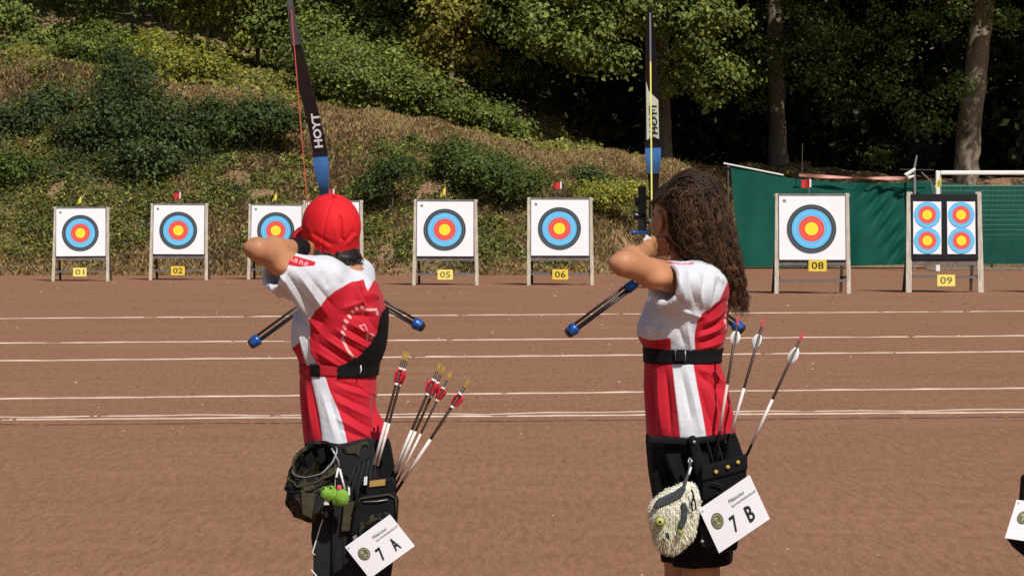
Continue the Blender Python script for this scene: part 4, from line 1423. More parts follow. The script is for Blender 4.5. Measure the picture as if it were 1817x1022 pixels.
    for a, b, w in (((612, 596), (620, 614), 2.3), ((620, 614), (629, 629), 2.3), ((612, 585), (615, 590), 2.4), ((615, 575), (618, 579), 2.4), ((617, 565), (621, 568), 2.4), ((624, 557), (627, 560), 2.4), ((630, 550), (633, 553), 2.4), ((636, 543), (638, 546), 2.2), ((645, 541), (648, 544), 2.2),
                    ((654, 547), (669, 547), 2.2), ((671, 552), (672, 556), 1.8), ((641, 574), (650, 572), 1.0), ((641, 574), (646, 583), 1.0), ((650, 572), (652, 582), 1.0), ((652, 588), (655, 600), 1.2), ((655, 588), (663, 591), 1.0), ((655, 600), (662, 592), 1.0)):
        mk_ = np.maximum(mk_, w - seg_dist(x, y, a, b)[0])
    for k in range(6):
        bx, by = 508 + k * 8.6, 449 + k * 2.9
        mk_ = np.maximum(mk_, 1.0 - seg_dist(x, y, (bx, by), (bx - 1.5, by + 5.5))[0])
        mk_ = np.maximum(mk_, 0.9 - seg_dist(x, y, (bx, by), (bx + 3, by + 1.5))[0])
        mk_ = np.maximum(mk_, 0.9 - seg_dist(x, y, (bx + 3, by + 1.5), (bx + (2 if k % 2 else 3.5), by + 6.5))[0])
    mk_ = np.where(V[:, 1] < .08, mk_, -4)
    add_attr(me, 'mark', np.clip(mk_, -4, 4))
    obj('shirt', me, MAT['shirt'], pa)
shirt_a()

def loft_band(name, fr, rows, thick, mat, parent, power=2.2, x_keep=None, h=.0036, y_keep=None, region_poly=None):
    """a strap hugging a body: shell of a loft between the first and last row"""
    f = Field((-.4, -.3, fr.P(600, rows[-1][0]).z - .02), (.4, .3, fr.P(600, rows[0][0]).z + .02), h)
    f.loft([fr.row(*r) for r in rows], 0, power)
    V, Q = f.mesh()
    V = relax(V, Q, 1)
    if region_poly is not None:
        x, y = fr.px(V)
        k = poly_sd(x, y, region_poly) > 0
        Q = Q[k[Q].all(1)]
    return finish(name, V, Q, mat, parent)

def trousers_a():
    P = A.P
    f = Field((-.3, -.28, .03), (.3, .28, P(0, 770).z), .006)
    f.loft([A.row(*r) for r in ((772, 548, 672, 0, .15), (786, 546, 690, 0, .172), (830, 546, 696, 0, .178), (880, 548, 697, 0, .175), (920, 552, 694, 0, .165))], .02, 2.3)
    for dy, k in ((-.095, 0), (.095, 1)):
        f.cone(P(622, 900, dy * .9), Vector((.0 + .02 * k, dy, .46)), .118, .088, .03)
        f.cone(Vector((.02 * k, dy, .46)), Vector((.012 + .02 * k, dy, .06)), .088, .075, .03)
    V, Q = f.mesh()
    V = relax(V, Q, 2); N = normals_of(V, Q)
    V = crumple(V, N, .011, 15, 95)
    finish('trousers', V, Q, MAT['black_cloth'], pa)
trousers_a()

# chest strap : red ends, black buckle, wide black guard
srow = lambda g: [(644, 533 - g, 668 + g, 0, .148 + g / 538), (654, 534 - g, 667 + g, 0, .148 + g / 538), (664, 534 - g, 667 + g, 0, .148 + g / 538)]
st = loft_band('chest_strap', A, srow(3), .004, MAT['red_strap'], pa)
loft_band('strap_buckle', A, [(643, 528, 673, 0, .158), (665, 529, 672, 0, .158)], .004, MAT['black_nylon'], st, region_poly=[(553, 640), (572, 640), (573, 668), (554, 668)])
gd = [(545, 521, 690, 0, .194), (575, 513, 690, 0, .189), (600, 512, 688, 0, .181), (618, 516, 685, 0, .175), (634, 523, 679, 0, .167), (646, 528, 674, 0, .160), (666, 529, 672, 0, .158)]
loft_band('chest_guard', A, gd, .004, MAT['black_nylon'], pa, region_poly=[(602, 668), (602, 644), (618, 640), (640, 628), (662, 604), (676, 578), (679, 552), (690, 540), (700, 600), (690, 668)])
wire('guard_label', A, [(640, 648, -.162), (641, 656, -.162), (639, 662, -.163)], .0022, MAT['white_trim'], pa)

# wrist band on the drawing arm
wb = MB()
sh_el, wr_ = A.P(456, 442, -.335), A.P(536, 440, -.11)
wb.tube([sh_el.lerp(wr_, t) for t in (.74, .80, .96, 1.02)], [.031, .034, .033, .030], 18)
wb.build('wrist_band', MAT['black_nylon'], pa, True)

# cap
def cap_a():
    P = A.P
    C = P(588, 402, .02)
    Fd = Vector((-.32, .94, 0)).normalized(); U = Vector((-.02 + .32 * .42, -.94 * .42, 1)).normalized(); Lf = U.cross(Fd).normalized(); Fd = Lf.cross(U) * -1.0
    Fd = U.cross(Lf) * -1.0 if U.cross(Lf).y < 0 else U.cross(Lf)
    R = [[Lf[i], Fd[i], U[i]] for i in range(3)]
    f = Field(C - Vector((.2, .2, .14)), C + Vector((.2, .3, .16)), .0036)
    f.ell(C + U * .004, (.0965, .112, .104), R, .005)
    f.ell(C - U * .05, (.0945, .1105, .110), R, .01)
    f.plane(C - U * .060, -U)
    V, Q = f.mesh()
    V = relax(V, Q, 1)
    N = normals_of(V, Q)
    loc = (V - np.array(C)) @ np.array(R)
    az = np.arctan2(loc[:, 0], loc[:, 1])
    disp = np.zeros(len(V))
    for k in range(6):                                   # panel seams
        a0 = math.pi / 6 + k * math.pi / 3
        dd = np.abs(np.arctan2(np.sin(az - a0), np.cos(az - a0))) * np.hypot(loc[:, 0], loc[:, 1])
        disp -= .0030 * np.exp(-(dd / .0038) ** 2)
    x, y = A.px(V)
    near = V[:, 1] < .05
    for (x0, y0, x1, y1, w, amp) in ((607, 386, 608, 424, 2.6, -9), (612, 388, 613, 420, 3, 3), (560, 415, 590, 432, 3, -3.5), (553, 418, 585, 438, 3, 3), (615, 428, 628, 412, 3, -4), (598, 405, 600, 428, 3, 2), (620, 430, 632, 418, 3, 3), (545, 400, 560, 420, 4, 2)):
        d, t = seg_dist(x, y, (x0, y0), (x1, y1))
        disp += np.where(near, amp * .001 * np.exp(-(d / w) ** 2), 0)
    V = V + N * disp[:, None]
    cap = finish('cap', V, Q, MAT['cap'], pa)
    # strap across the opening at the back, and the peak
    mb = MB()
    def rim(a, drop):                                   # a: 0 = front
        return C + Lf * (math.sin(a) * .0975) + Fd * (math.cos(a) * .112) - U * (.056 + drop)
    n = 40
    V, F = [], []
    for i in range(n + 1):
        a = 2 * math.pi * i / n
        for dz, ex in ((-.009, .985), (-.005, 1.006), (.006, 1.006), (.009, .985)):
            p = rim(a, dz); c = C - U * .07
            q = c + (p - c) * ex
            V.append(q)
    for i in range(n):
        for k in range(3):
            F.append((i * 4 + k, i * 4 + 4 + k, i * 4 + 5 + k, i * 4 + 1 + k))
    sb = obj('cap_band', mesh_from('cap_band', V, F, True), MAT['cap'], cap)
    mb = MB()
    a = math.pi + .1
    for da in (-.16, .1):
        p = rim(a + da, 0); mb.box(C - U * .07 + (p - C + U * .07) * 1.03 + U * .008, (.010, .005, .010))
    mb.build('cap_fastener', MAT['black_nylon'], cap)
    V, F = [], []
    n = 24
    for j, ext in enumerate((0.0, .35, .7, 1.0)):
        for i in range(n + 1):
            a = -1.25 + 2.5 * i / n
            p = rim(a, .0)
            o = Fd * (.085 * ext * math.cos(a * .72) ** .8) + Lf * (math.sin(a) * .012 * ext) - U * (.012 * ext + .018 * ext * abs(math.sin(a)))
            V.append(p + o)
    for j in range(3):
        for i in range(n):
            a = j * (n + 1) + i
            F.append((a, a + 1, a + n + 2, a + n + 1))
    pk = mesh_from('cap_peak', V, F, True)
    bm = bmesh.new(); bm.from_mesh(pk)
    bmesh.ops.solidify(bm, geom=bm.faces[:], thickness=.004); bm.to_mesh(pk); bm.free()
    obj('cap_peak', pk, MAT['cap'], cap)
    mb = MB(); mb.tube([C + U * .105, C + U * .110, C + U * .112], [.008, .007, .003], 10); mb.build('cap_button', MAT['cap'], cap, True)
cap_a()

# short dark hair under the cap
def hair_a():
    P = A.P
    n, k = 1300, 9
    C = P(588, 402, .02)
    a = RNG.uniform(-1.9, 1.9, n)                        # around the back of the head
    Fd = np.array(Vector((-.32, .94, 0)).normalized()); Lf = np.array([-Fd[1], Fd[0], 0])
    r0 = RNG.uniform(.078, .092, n)
    root = np.array(C)[None] + (np.sin(a)[:, None] * Lf[None] * .94 - np.cos(a)[:, None] * Fd[None] * 1.05) * r0[:, None]
    root[:, 2] += -.050 - .034 * np.cos(a) + RNG.uniform(-.045, .0, n)
    ln = RNG.uniform(.04, .105, n) * (0.75 + .25 * np.cos(a))
    t = np.linspace(0, 1, k)
    path = root[:, None] + np.zeros((1, k, 3))
    path[:, :, 2] -= ln[:, None] * t[None]
    outw = unit(root - np.array(C)[None]); outw[:, 2] = 0
    curl = RNG.uniform(-.02, .014, n)
    path += outw[:, None] * (np.sin(t * 2.4)[None, :, None] * .01 + (t ** 2)[None, :, None] * curl[:, None, None])
    w = RNG.uniform(.005, .015, n); ph = RNG.uniform(0, 6.28, n)
    path[:, :, 0] += w[:, None] * np.sin(t[None] * 5 + ph[:, None]) * t[None]
    path[:, :, 1] += w[:, None] * np.cos(t[None] * 4 + ph[:, None]) * t[None]
    rad = RNG.uniform(.0012, .0032, n)[:, None] * (1 - .75 * t ** 2)[None]
    col = np.array([.034, .025, .020])[None] * np.exp(RNG.normal(0, .55, (n, 1)))
    f = Field(C - Vector((.13, .14, .18)), C + Vector((.13, .14, .0)), .005)
    f.ell(C + Vector((.010, .006, -.080)), (.082, .080, .052), None, .01)
    f.ell(P(606, 458, -.03), (.052, .040, .024), None, .02)
    V, Q = f.mesh()
    me = mesh_np('hair', V, Q); add_col(me, 'col', np.tile(np.array([[.014, .010, .009]]), (len(Q), 1)))
    h = obj('hair', me, MAT['hair'], pa)
    obj('hair_strands', locks_mesh('hair_strands', path, rad, col), MAT['hair'], h)
hair_a()

# ================================================================== right archer
B = Frame(1222, 10.1)
pb = empty('person', B.o, 'archer with long curly brown hair and black shorts aiming a bow', 'person', 'archers on the shooting line')

def body_b():
    f = Field((-.42, -.46, 0), (.3, .92, 1.72), .0052)
    P = B.P
    f.loft([B.row(460, 1200, 1258, 0, .06), B.row(490, 1170, 1278, 0, .14), B.row(560, 1150, 1280, 0, .15), B.row(630, 1154, 1270, 0, .125), B.row(700, 1156, 1284, 0, .14), B.row(780, 1160, 1300, 0, .155), B.row(850, 1165, 1302, 0, .15)], .02)
    f.cone(P(1228, 485, .02), P(1214, 432, .02), .056, .05, .03)
    C = P(1203, 388, .02); Fd = Vector((-.52, .85, -.04))
    q, R = head_prims(f, C, Fd, Vector((-.02, .03, 1)))
    sh, el, wr = P(1216, 500, -.13), P(1106, 468, -.335), P(1146, 446, -.12)
    f.cone(sh, el, .053, .037, .03)
    f.cone(el, el.lerp(wr, .35), .034, .038, .02); f.cone(el.lerp(wr, .35), wr, .038, .025, .02)
    f.ell(el + Vector((-.027, -.014, .004)), (.018, .018, .014), None, .018)
    f.ell(sh.lerp(el, .5) + Vector((.0, -.014, -.020)), (.044, .046, .027), None, .03)
    hand_prims(f, wr, wr, P(1158, 438, -.04), Vector((-.9, -.35, .2)), (.7, 1.3, .9), Vector((0, .2, -1)))
    sh2, el2, wr2 = P(1250, 498, .15), P(1222, 474, .42), P(1170, 456, .66)
    f.cone(sh2, el2, .052, .038, .03); f.cone(el2, wr2, .038, .027, .015)
    hand_prims(f, wr2, wr2, P(1160, 450, .74), Vector((1, 0, .4)), (.7, 1.0, .8), Vector((-.3, 0, 1)))
    an = legs_prims(f, B, 1236, 860, -.085, .095, (.012, -.045), (.02, -.03), (.085, .06, .04))
    V, Q = f.mesh()
    finish('body', V, Q, MAT['skin'], pb)
    for s in (1, -1):
        mb = MB(); c = q(s * .031, .080, .006)
        mb.tube([c + R_axis(R, 1) * -.011, c + R_axis(R, 1) * -.004, c + R_axis(R, 1) * .006], [.006, .011, .006], 10)
        mb.build('eye', MAT['eye_white'], pb, True)
    shoes(an, pb)
body_b()

def shirt_b():
    P = B.P
    f = Field((-.32, -.42, .76), (.3, .34, 1.46), .0038)
    rows = [(461, 1196, 1262, .02, .07), (468, 1186, 1272, .01, .12), (477, 1178, 1279, .01, .15), (490, 1170, 1285, 0, .175), (510, 1160, 1289, 0, .183), (535, 1148, 1291, 0, .18), (560, 1138, 1292, 0, .175), (580, 1132, 1292, 0, .168), (592, 1131, 1290, 0, .163), (602, 1135, 1287, 0, .157), (612, 1141, 1283, 0, .150), (622, 1144, 1279, 0, .143), (640, 1145, 1277, 0, .142),
            (650, 1144, 1279, 0, .146), (680, 1143, 1289, 0, .155), (720, 1145, 1298, 0, .166), (755, 1147, 1304, 0, .174), (771, 1148, 1306, 0, .176)]
    f.loft([B.row(*r) for r in rows], .01, 2.2)
    sh, hem = P(1240, 512, -.12), P(1179, 503, -.232)
    f.cone(P(1245, 510, -.04), sh, .10, .082, .03)
    f.cone(sh, hem + (hem - sh) * .3, .082, .066, .03)
    f.cone(P(1235, 545, -.12), P(1185, 530, -.19), .05, .035, .03)
    ax = (hem - sh).normalized()
    f.plane(hem, ax, (hem + Vector((-.3, -.3, -.2)), hem + Vector((.045, .3, .2))))
    f.cone(hem - ax * .05, hem + ax * .1, .053, .060, 0, 'cut')
    s2, h2 = P(1256, 500, .14), P(1240, 482, .30)
    f.cone(s2, h2, .076, .062, .03)
    f.plane(h2, (h2 - s2), (h2 + Vector((-.2, -.05, -.2)), h2 + Vector((.2, .2, .2))))
    f.cone(P(1228, 462, .02), P(1222, 440, .02), .056, .056, .008, 'cut')
    V, Q = f.mesh()
    V = relax(V, Q, 2)
    N = normals_of(V, Q)
    x, y = B.px(V)
    F = [
        (1195, 480, 1210, 545, 5, 3), (1215, 478, 1228, 540, 5, -4), (1228, 480, 1240, 540, 5, 4), (1245, 478, 1235, 540, 5, -3), (1258, 482, 1250, 545, 5, 3), (1268, 490, 1258, 540, 5, -3),
        (1190, 520, 1225, 555, 4, -4), (1200, 545, 1245, 560, 5, 4), (1255, 478, 1278, 500, 4, 4), (1248, 472, 1275, 492, 3, -4),
        (1150, 560, 1152, 600, 4, 4), (1165, 565, 1160, 605, 4, -4), (1185, 575, 1180, 602, 5, 3), (1200, 575, 1210, 610, 4, -3), (1140, 575, 1180, 585, 5, 4), (1215, 570, 1222, 618, 4, 3), (1228, 580, 1230, 618, 3.5, -3),
        (1235, 605, 1280, 590, 3.2, -3.5), (1232, 595, 1282, 575, 3.2, 3.5), (1236, 585, 1284, 562, 3.5, -3.5), (1240, 572, 1285, 545, 4, 3.5), (1235, 615, 1278, 603, 3, 3), (1245, 560, 1284, 528, 4, -3), (1150, 605, 1180, 612, 3, -3),
        (1150, 655, 1160, 765, 5, -3.5), (1165, 650, 1172, 765, 5, 3.5), (1178, 650, 1186, 765, 4, -3.5), (1190, 650, 1205, 760, 5, 2.5), (1205, 655, 1222, 740, 4, -3), (1215, 650, 1240, 765, 5, 2.5),
        (1232, 655, 1270, 690, 4, -4), (1238, 650, 1285, 680, 4, 4), (1236, 680, 1262, 765, 5, -4), (1250, 680, 1275, 765, 5, 4), (1262, 680, 1288, 765, 4.5, -4), (1275, 690, 1298, 765, 4.5, 4), (1245, 660, 1280, 720, 4, 3),
    ]
    V = folds_apply(V, N, B, F)
    far = 1 / (1 + np.exp(-(V[:, 1] - .05) / .03))
    V = V + N * (noise3(V * np.array([1, 1, .45]), 42, 6) * .0028 * far)[:, None]
    V = crumple(V, N, .0034, 30, 81)
    me = mesh_np('shirt', V, Q)
    red = [(1284, 500), (1270, 530), (1250, 545), (1238, 553), (1231, 568), (1228, 590), (1229, 620), (1226, 645), (1232, 680), (1240, 720), (1249, 775), (1249, 800), (1340, 800), (1340, 490)]
    low = [(1120, 640), (1189, 640), (1192, 660), (1197, 710), (1203, 775), (1203, 800), (1120, 800)]
    tri = [(1120, 594), (1138, 598), (1160, 601), (1186, 594), (1188, 620), (1189, 645), (1120, 645)]
    band = [(1150, 440), (1178, 462), (1205, 466), (1225, 465), (1225, 467), (1200, 468), (1178, 465), (1150, 452)]
    pat = np.maximum.reduce([poly_sd(x, y, p) for p in (red, low, tri, band)])
    add_attr(me, 'pat', np.clip(pat, -4, 4))
    mk_ = np.full(len(V), -4.0)
    for a, b, w in (((1286, 535), (1287, 538), 2.0), ((1286, 545), (1285, 549), 2.4), ((1284, 556), (1284, 559), 2.4), ((1283, 566), (1283, 571), 2.0), ((1285, 575), (1285, 580), 1.8), ((1188, 464), (1205, 467), 1.0), ((1209, 466), (1220, 468), .8)):
        mk_ = np.maximum(mk_, w - seg_dist(x, y, a, b)[0])
    add_attr(me, 'mark', np.clip(np.where(V[:, 1] < .1, mk_, -4), -4, 4))
    obj('shirt', me, MAT['shirt'], pb)
shirt_b()

bs_ = loft_band('chest_strap', B, [(616, 1140, 1285, 0, .152), (630, 1141, 1281, 0, .149), (643, 1141, 1281, 0, .149)], .004, MAT['black_nylon'], pb)
for px_, m_ in ((1199, 'white_trim'), (1216, 'white_trim')):
    wire('buckle_edge', B, [(px_, 621, -.158), (px_, 640, -.158)], .0022, MAT['steel'], bs_)
slab('strap_buckle', B, [(1200, 620), (1215, 620), (1215, 641), (1200, 641)], -.166, .012, MAT['black_nylon'], bs_, .003)

def shorts_b():
    P = B.P
    f = Field((-.3, -.3, .36), (.3, .3, P(0, 762).z), .0048)
    f.loft([B.row(*r) for r in ((764, 1152, 1300, 0, .155), (776, 1149, 1306, 0, .172), (800, 1149, 1314, 0, .178), (840, 1151, 1320, 0, .18), (880, 1156, 1321, 0, .176), (905, 1162, 1318, 0, .17))], .02, 2.4)
    hem_n, hem_f = P(1246, 1000, -.085), P(1228, 985, .095)
    f.cone(P(1248, 890, -.08), hem_n, .115, .092, .03); f.cone(P(1232, 890, .09), hem_f, .115, .096, .03)
    f.plane(P(1246, 1000, -.085), (0.1, 0, -1))
    f.cone(P(1246, 985, -.085), P(1246, 1015, -.085), .075, .080, 0, 'cut'); f.cone(P(1226, 985, .095), P(1226, 1015, .095), .072, .076, 0, 'cut')
    V, Q = f.mesh()
    V = relax(V, Q, 2); N = normals_of(V, Q)
    F = [(1180, 790, 1210, 870, 6, 7), (1170, 800, 1195, 890, 5, -7), (1200, 780, 1230, 840, 6, -6), (1160, 820, 1175, 900, 5, 5), (1215, 790, 1240, 830, 5, 5), (1240, 785, 1262, 815, 5, -5), (1255, 780, 1275, 812, 4, 5), (1290, 785, 1300, 810, 4, -5), (1275, 782, 1290, 812, 4, 4)]
    V = folds_apply(V, N, B, F)
    V = crumple(V, N, .009, 16, 91)
    finish('shorts', V, Q, MAT['black_cloth'], pb)
shorts_b()

def hair_b():
    P = B.P
    # underlying mass
    f = Field((-.2, -.24, 1.1), (.3, .2, 1.72), .006)
    C = P(1208, 380, .005)
    f.ell(C, (.090, .104, .102), None, .01)
    f.plane(P(1176, 372, 0), Vector((-1, -.1, -.95)), (P(1110, 470, -.3), P(1200, 350, .3)))
    spine = [P(1228, 350, -.05), P(1240, 400, -.06), P(1252, 440, -.07), P(1275, 480, -.08), P(1298, 515, -.07)]
    wid = [.085, .092, .082, .06, .03]
    for i in range(4): f.cone(spine[i], spine[i + 1], wid[i] * .93, wid[i + 1] * .93, .02)
    f.ell(P(1243, 345, -.045), (.045, .05, .042), None, .04)
    V, Q = f.mesh(); V = relax(V, Q, 2); N = normals_of(V, Q)
    V = V + N * (noise3(V, 60, 12) * .004)[:, None]
    top_v, top_n = V.copy(), N.copy()
    me = mesh_np('hair', V, Q)
    add_col(me, 'col', np.tile(np.array([[.020, .012, .008]]), (len(Q), 1)))
    hb = obj('hair', me, MAT['hair'], pb)
    S = np.array([tuple(p) for p in spine]); Wd = np.array(wid)
    ts = np.linspace(0, 1, len(S))
    def sp(t): return np.stack([np.interp(t, ts, S[:, i]) for i in range(3)], -1)
    def wd(t): return np.interp(t, ts, Wd)
    # loose wavy locks : strands gathered in clumps that share one wave
    nc, per, k = 330, 15, 46
    u = np.linspace(0, 1, k)
    up = RNG.random(nc) < .34
    t0 = np.where(up, RNG.uniform(-.24, .0, nc), RNG.uniform(-.02, .60, nc))
    t1 = np.clip(t0 + RNG.uniform(.38, .85, nc), 0, 1.2)
    th = np.where(RNG.random(nc) < .8, RNG.uniform(np.pi * .85, np.pi * 2.15, nc), RNG.uniform(0, 2 * np.pi, nc))
    rr = RNG.uniform(.78, 1.08, nc)
    wl = RNG.uniform(.045, .080, nc); wa = RNG.uniform(.006, .015, nc); ph = RNG.uniform(0, 6.28, nc)
    drift = RNG.normal(0, .3, nc)
    ccol = np.array([.052, .026, .0125])[None] * np.exp(RNG.normal(0, .42, (nc, 1)))
    ccol = np.where(((t1 > .7) & (RNG.random(nc) < .45))[:, None], ccol * np.array([[2.0, 1.7, 1.35]]), ccol)
    rep = lambda q: np.repeat(q, per, 0)
    n = nc * per
    t0, t1, th, rr, wl, wa, ph, drift = [rep(q) for q in (t0, t1, th, rr, wl, wa, ph, drift)]
    cr = rep(RNG.uniform(.0022, .0055, nc))
    jit = RNG.normal(0, 1, (n, 3)) * cr[:, None]
    t1 = t1 + RNG.normal(0, .05, n)
    fly = RNG.random(n) < .05
    rr = np.where(fly, rr + RNG.uniform(.05, .28, n), rr); ph = ph + RNG.normal(0, .22, n) + fly * RNG.uniform(0, 6, n)
    t = t0[:, None] + (t1 - t0)[:, None] * u[None]
    ang = th[:, None] + drift[:, None] * u[None]
    c = sp(np.clip(t, 0, 1)); c[:, :, 2] += np.clip(-t, 0, 1) * .17
    c[:, :, 2] -= np.clip(t - 1, 0, 1) * .30; c[:, :, 0] += np.clip(t - 1, 0, 1) * .05
    w = wd(np.clip(t, 0, 1)) * rr[:, None] * np.sqrt(np.clip(1 - (np.clip(-t, 0, 1) * 3.4) ** 2, .02, 1)) + .004
    path = c + np.stack([np.cos(ang) * w, np.sin(ang) * w, np.zeros_like(w)], -1)
    s_ = (t - t0[:, None]) * .36 / wl[:, None] * 2 * np.pi + ph[:, None]
    grow = np.clip((t - t0[:, None]) * 5, 0, 1) * wa[:, None]
    path[:, :, 0] += grow * np.sin(s_); path[:, :, 1] += grow * np.cos(s_ * 1.05) * .8; path[:, :, 2] += grow * .35 * np.sin(s_ * 1.3 + 1)
    path += jit[:, None] * (.6 + .8 * np.abs(u - .5))[None, :, None]
    rad = RNG.uniform(.0008, .0023, n)[:, None] * (1.05 - u ** 2.5)[None]
    rad = np.where(fly[:, None], rad * .45, rad)
    col = rep(ccol) * np.exp(RNG.normal(0, .22, (n, 1)))
    # keep the ear and cheek free
    X_, Y_ = B.px(path.reshape(-1, 3)); X_, Y_ = X_.reshape(n, k), Y_.reshape(n, k)
    ok = ~((X_ < np.interp(Y_, [330, 350, 400, 440, 470], [1150, 1178, 1184, 1178, 1178])) & (Y_ > 335) & (Y_ < 470)).any(1)
    obj('hair_locks', locks_mesh('hair_locks', path[ok], rad[ok], np.clip(col[ok], .006, .22)), MAT['hair'], hb)
    # strands combed back over the scalp into the gathered bump
    n, k = 1300, 16
    u = np.linspace(0, 1, k)
    az = RNG.uniform(-2.9, 1.6, n); el = RNG.uniform(.25, 1.35, n)
    r = np.array([.095, .109, .106])
    d0 = np.stack([-np.cos(az) * np.cos(el), -np.sin(az) * np.cos(el), np.sin(el)], -1)
    tie = np.array([.62, -.55, .30]); tie = tie / np.linalg.norm(tie)
    d = unit(d0[:, None] * (1 - u)[None, :, None] + tie[None, None] * u[None, :, None])
    path = np.array(C)[None, None] + d * r[None, None] * (1.0 + RNG.uniform(0, .03, n)[:, None, None] + .05 * (u ** 3)[None, :, None])
    path[:, :, 0] += .002 * np.sin(u * 9 + RNG.uniform(0, 6, n)[:, None]); path[:, :, 2] += .002 * np.sin(u * 11 + RNG.uniform(0, 6, n)[:, None])
    rad = RNG.uniform(.0010, .0024, n)[:, None] * np.ones((1, k))
    col = np.array([.036, .022, .013])[None] * np.exp(RNG.normal(0, .5, (n, 1)))
    # strands lying over the gathered crown
    xx, yy = B.px(top_v)
    cand = np.nonzero((yy < 400) & (xx > 1180))[0]
    sel = RNG.choice(cand, 1500); p0, n0 = top_v[sel], top_n[sel]
    fl = np.array([.45, -.1, -.75])[None] + np.where((xx[sel] < 1225)[:, None], np.array([[.9, -.1, .55]]), 0) + RNG.normal(0, .12, (1500, 3))
    fl = unit(fl - n0 * (fl * n0).sum(1, keepdims=True))
    L_ = RNG.uniform(.03, .065, (1500, 1, 1)); uu = np.linspace(0, 1, k)[None, :, None]
    wv = .0022 * np.sin(uu * 9 + RNG.uniform(0, 6, (1500, 1, 1))) * np.cross(fl, n0)[:, None]
    p2 = p0[:, None] + fl[:, None] * L_ * uu + n0[:, None] * (.002 + .003 * np.sin(uu * np.pi) - (uu * L_) ** 2 * 4.5) + wv
    path = np.concatenate([path, p2]); rad = np.concatenate([rad, RNG.uniform(.0010, .0024, (1500, 1)) * np.ones((1, k))])
    col = np.concatenate([col, np.array([.034, .019, .011])[None] * np.exp(RNG.normal(0, .4, (1500, 1)))])
    obj('scalp_strands', locks_mesh('scalp_strands', path, rad, col), MAT['hair'], hb)
hair_b()

# finger tab visible beside the jaw
slab('finger_tab', B, [(1141, 424), (1150, 418), (1158, 426), (1152, 437), (1143, 436)], -.085, .012, MAT['white_trim'], pb, .003)
# ------------------------------------------------------------------ bows
def ribbon(name, fr, pts, widths, thick, mat, parent, side=None):
    """tapering laminated strip; pts in figure pixels, widths in metres"""
    n = len(pts)
    C = [fr.P(*p) for p in pts]
    V, F = [], []
    for i in range(n):
        d = (C[min(i + 1, n - 1)] - C[max(i - 1, 0)]).normalized()
        s = Vector((1, 0, 0)); s = (s - d * s.dot(d)).normalized()
        nn = s.cross(d).normalized()
        for a, b in ((-1, -1), (1, -1), (1, 1), (-1, 1)):
            V.append(C[i] + s * (a * widths[i] / 2) + nn * (b * thick / 2))
    for i in range(n - 1):
        for k in range(4):
            F.append((i * 4 + k, i * 4 + (k + 1) % 4, i * 4 + 4 + (k + 1) % 4, i * 4 + 4 + k))
    F += [(3, 2, 1, 0), tuple(4 * (n - 1) + k for k in range(4))]
    me = mesh_from(name, V, F)
    bm = bmesh.new(); bm.from_mesh(me); bmesh.ops.recalc_face_normals(bm, faces=bm.faces); bm.to_mesh(me); bm.free()
    return obj(name, me, mat, parent)

def densify(pts, w, m=6):
    P = np.array(pts, float); n = len(P)
    t = np.linspace(0, n - 1, (n - 1) * m + 1)
    def cr(A):
        out = []
        for x in t:
            i = min(int(x), n - 2); u = x - i
            p0, p1, p2, p3 = A[max(i - 1, 0)], A[i], A[i + 1], A[min(i + 2, n - 1)]
            out.append(0.5 * ((2 * p1) + (-p0 + p2) * u + (2 * p0 - 5 * p1 + 4 * p2 - p3) * u ** 2 + (-p0 + 3 * p1 - 3 * p2 + p3) * u ** 3))
        return np.array(out)
    return [tuple(p) for p in cr(P)], list(cr(np.array(w, float)))

def side_rod(fr, root, a, b, weight, mat_end, collar=None):
    A0, B0 = fr.P(*a), fr.P(*b)
    d = (B0 - A0).normalized()
    u = d.cross(Vector((0, 0, 1))).normalized(); v = u.cross(d)
    r = empty('stabilizer_rod', (0, 0, 0)); r.parent = root
    for k in range(3):
        an = math.pi / 2 + k * 2 * math.pi / 3
        o = (u * math.cos(an) + v * math.sin(an)) * .0125
        mb = MB(); mb.tube([A0 + o, B0 + o], .0046, 6); mb.build('carbon_tube', MAT['carbon'], r, True)
    mb = MB(); mb.tube([B0 - d * .008, B0 - d * .005, B0 + d * .010, B0 + d * .012, B0 + d * .026, B0 + d * .029], [.014, .021, .021, .019, .019, .014], 14)
    mb.build('end_weight', MAT[mat_end], r, True)
    mb = MB(); mb.tube([B0 + d * .027, B0 + d * .031], [.016, .016], 14); mb.build('end_cap', MAT['sight'], r, True)
    c = A0 + (B0 - A0) * (collar or .06)
    mb = MB(); mb.tube([c - d * .020, c - d * .016, c + d * .014, c + d * .018], [.012, .018, .018, .014], 14)
    mb.build('collar', MAT[mat_end], r, True)
    return r

# ---- bow of the capped archer
bow = empty('recurve_bow', A.o, 'canted bow with black upper limb, orange string and blue riser behind the red cap', 'bow', 'recurve bows at full draw')
pts, w = densify([(571, 300, .80), (569, 275, .795), (557, 215, .77), (541, 150, .73), (529, 95, .70), (520, 45, .67), (514, 0, .655), (512, -40, .66)], [.046, .050, .048, .046, .039, .030, .021, .014])
ribbon('upper_limb', A, pts, w, .009, MAT['limb_black'], bow)
pts, w = densify([(526, 80, .679), (520, 45, .66), (514, 0, .645), (512, -40, .65)], [.033, .027, .019, .012])
ribbon('limb_tip_panel', A, pts, w, .0035, MAT['limb_grey'], bow)
pts, w = densify([(622, 560, .80), (632, 610, .77), (645, 670, .73), (656, 725, .70), (664, 770, .67), (668, 815, .655)], [.046, .048, .045, .038, .028, .016])
ribbon('lower_limb', A, pts, w, .009, MAT['limb_black'], bow)
pts, w = densify([(569, 279, .785), (571, 300, .79), (574, 325, .81), (577, 350, .85), (588, 400, .87), (600, 440, .81), (609, 490, .87), (617, 540, .82), (622, 565, .79)], [.052, .050, .036, .030, .034, .032, .034, .040, .052])
ribbon('riser', A, pts, w, .034, MAT['light_blue'], bow)
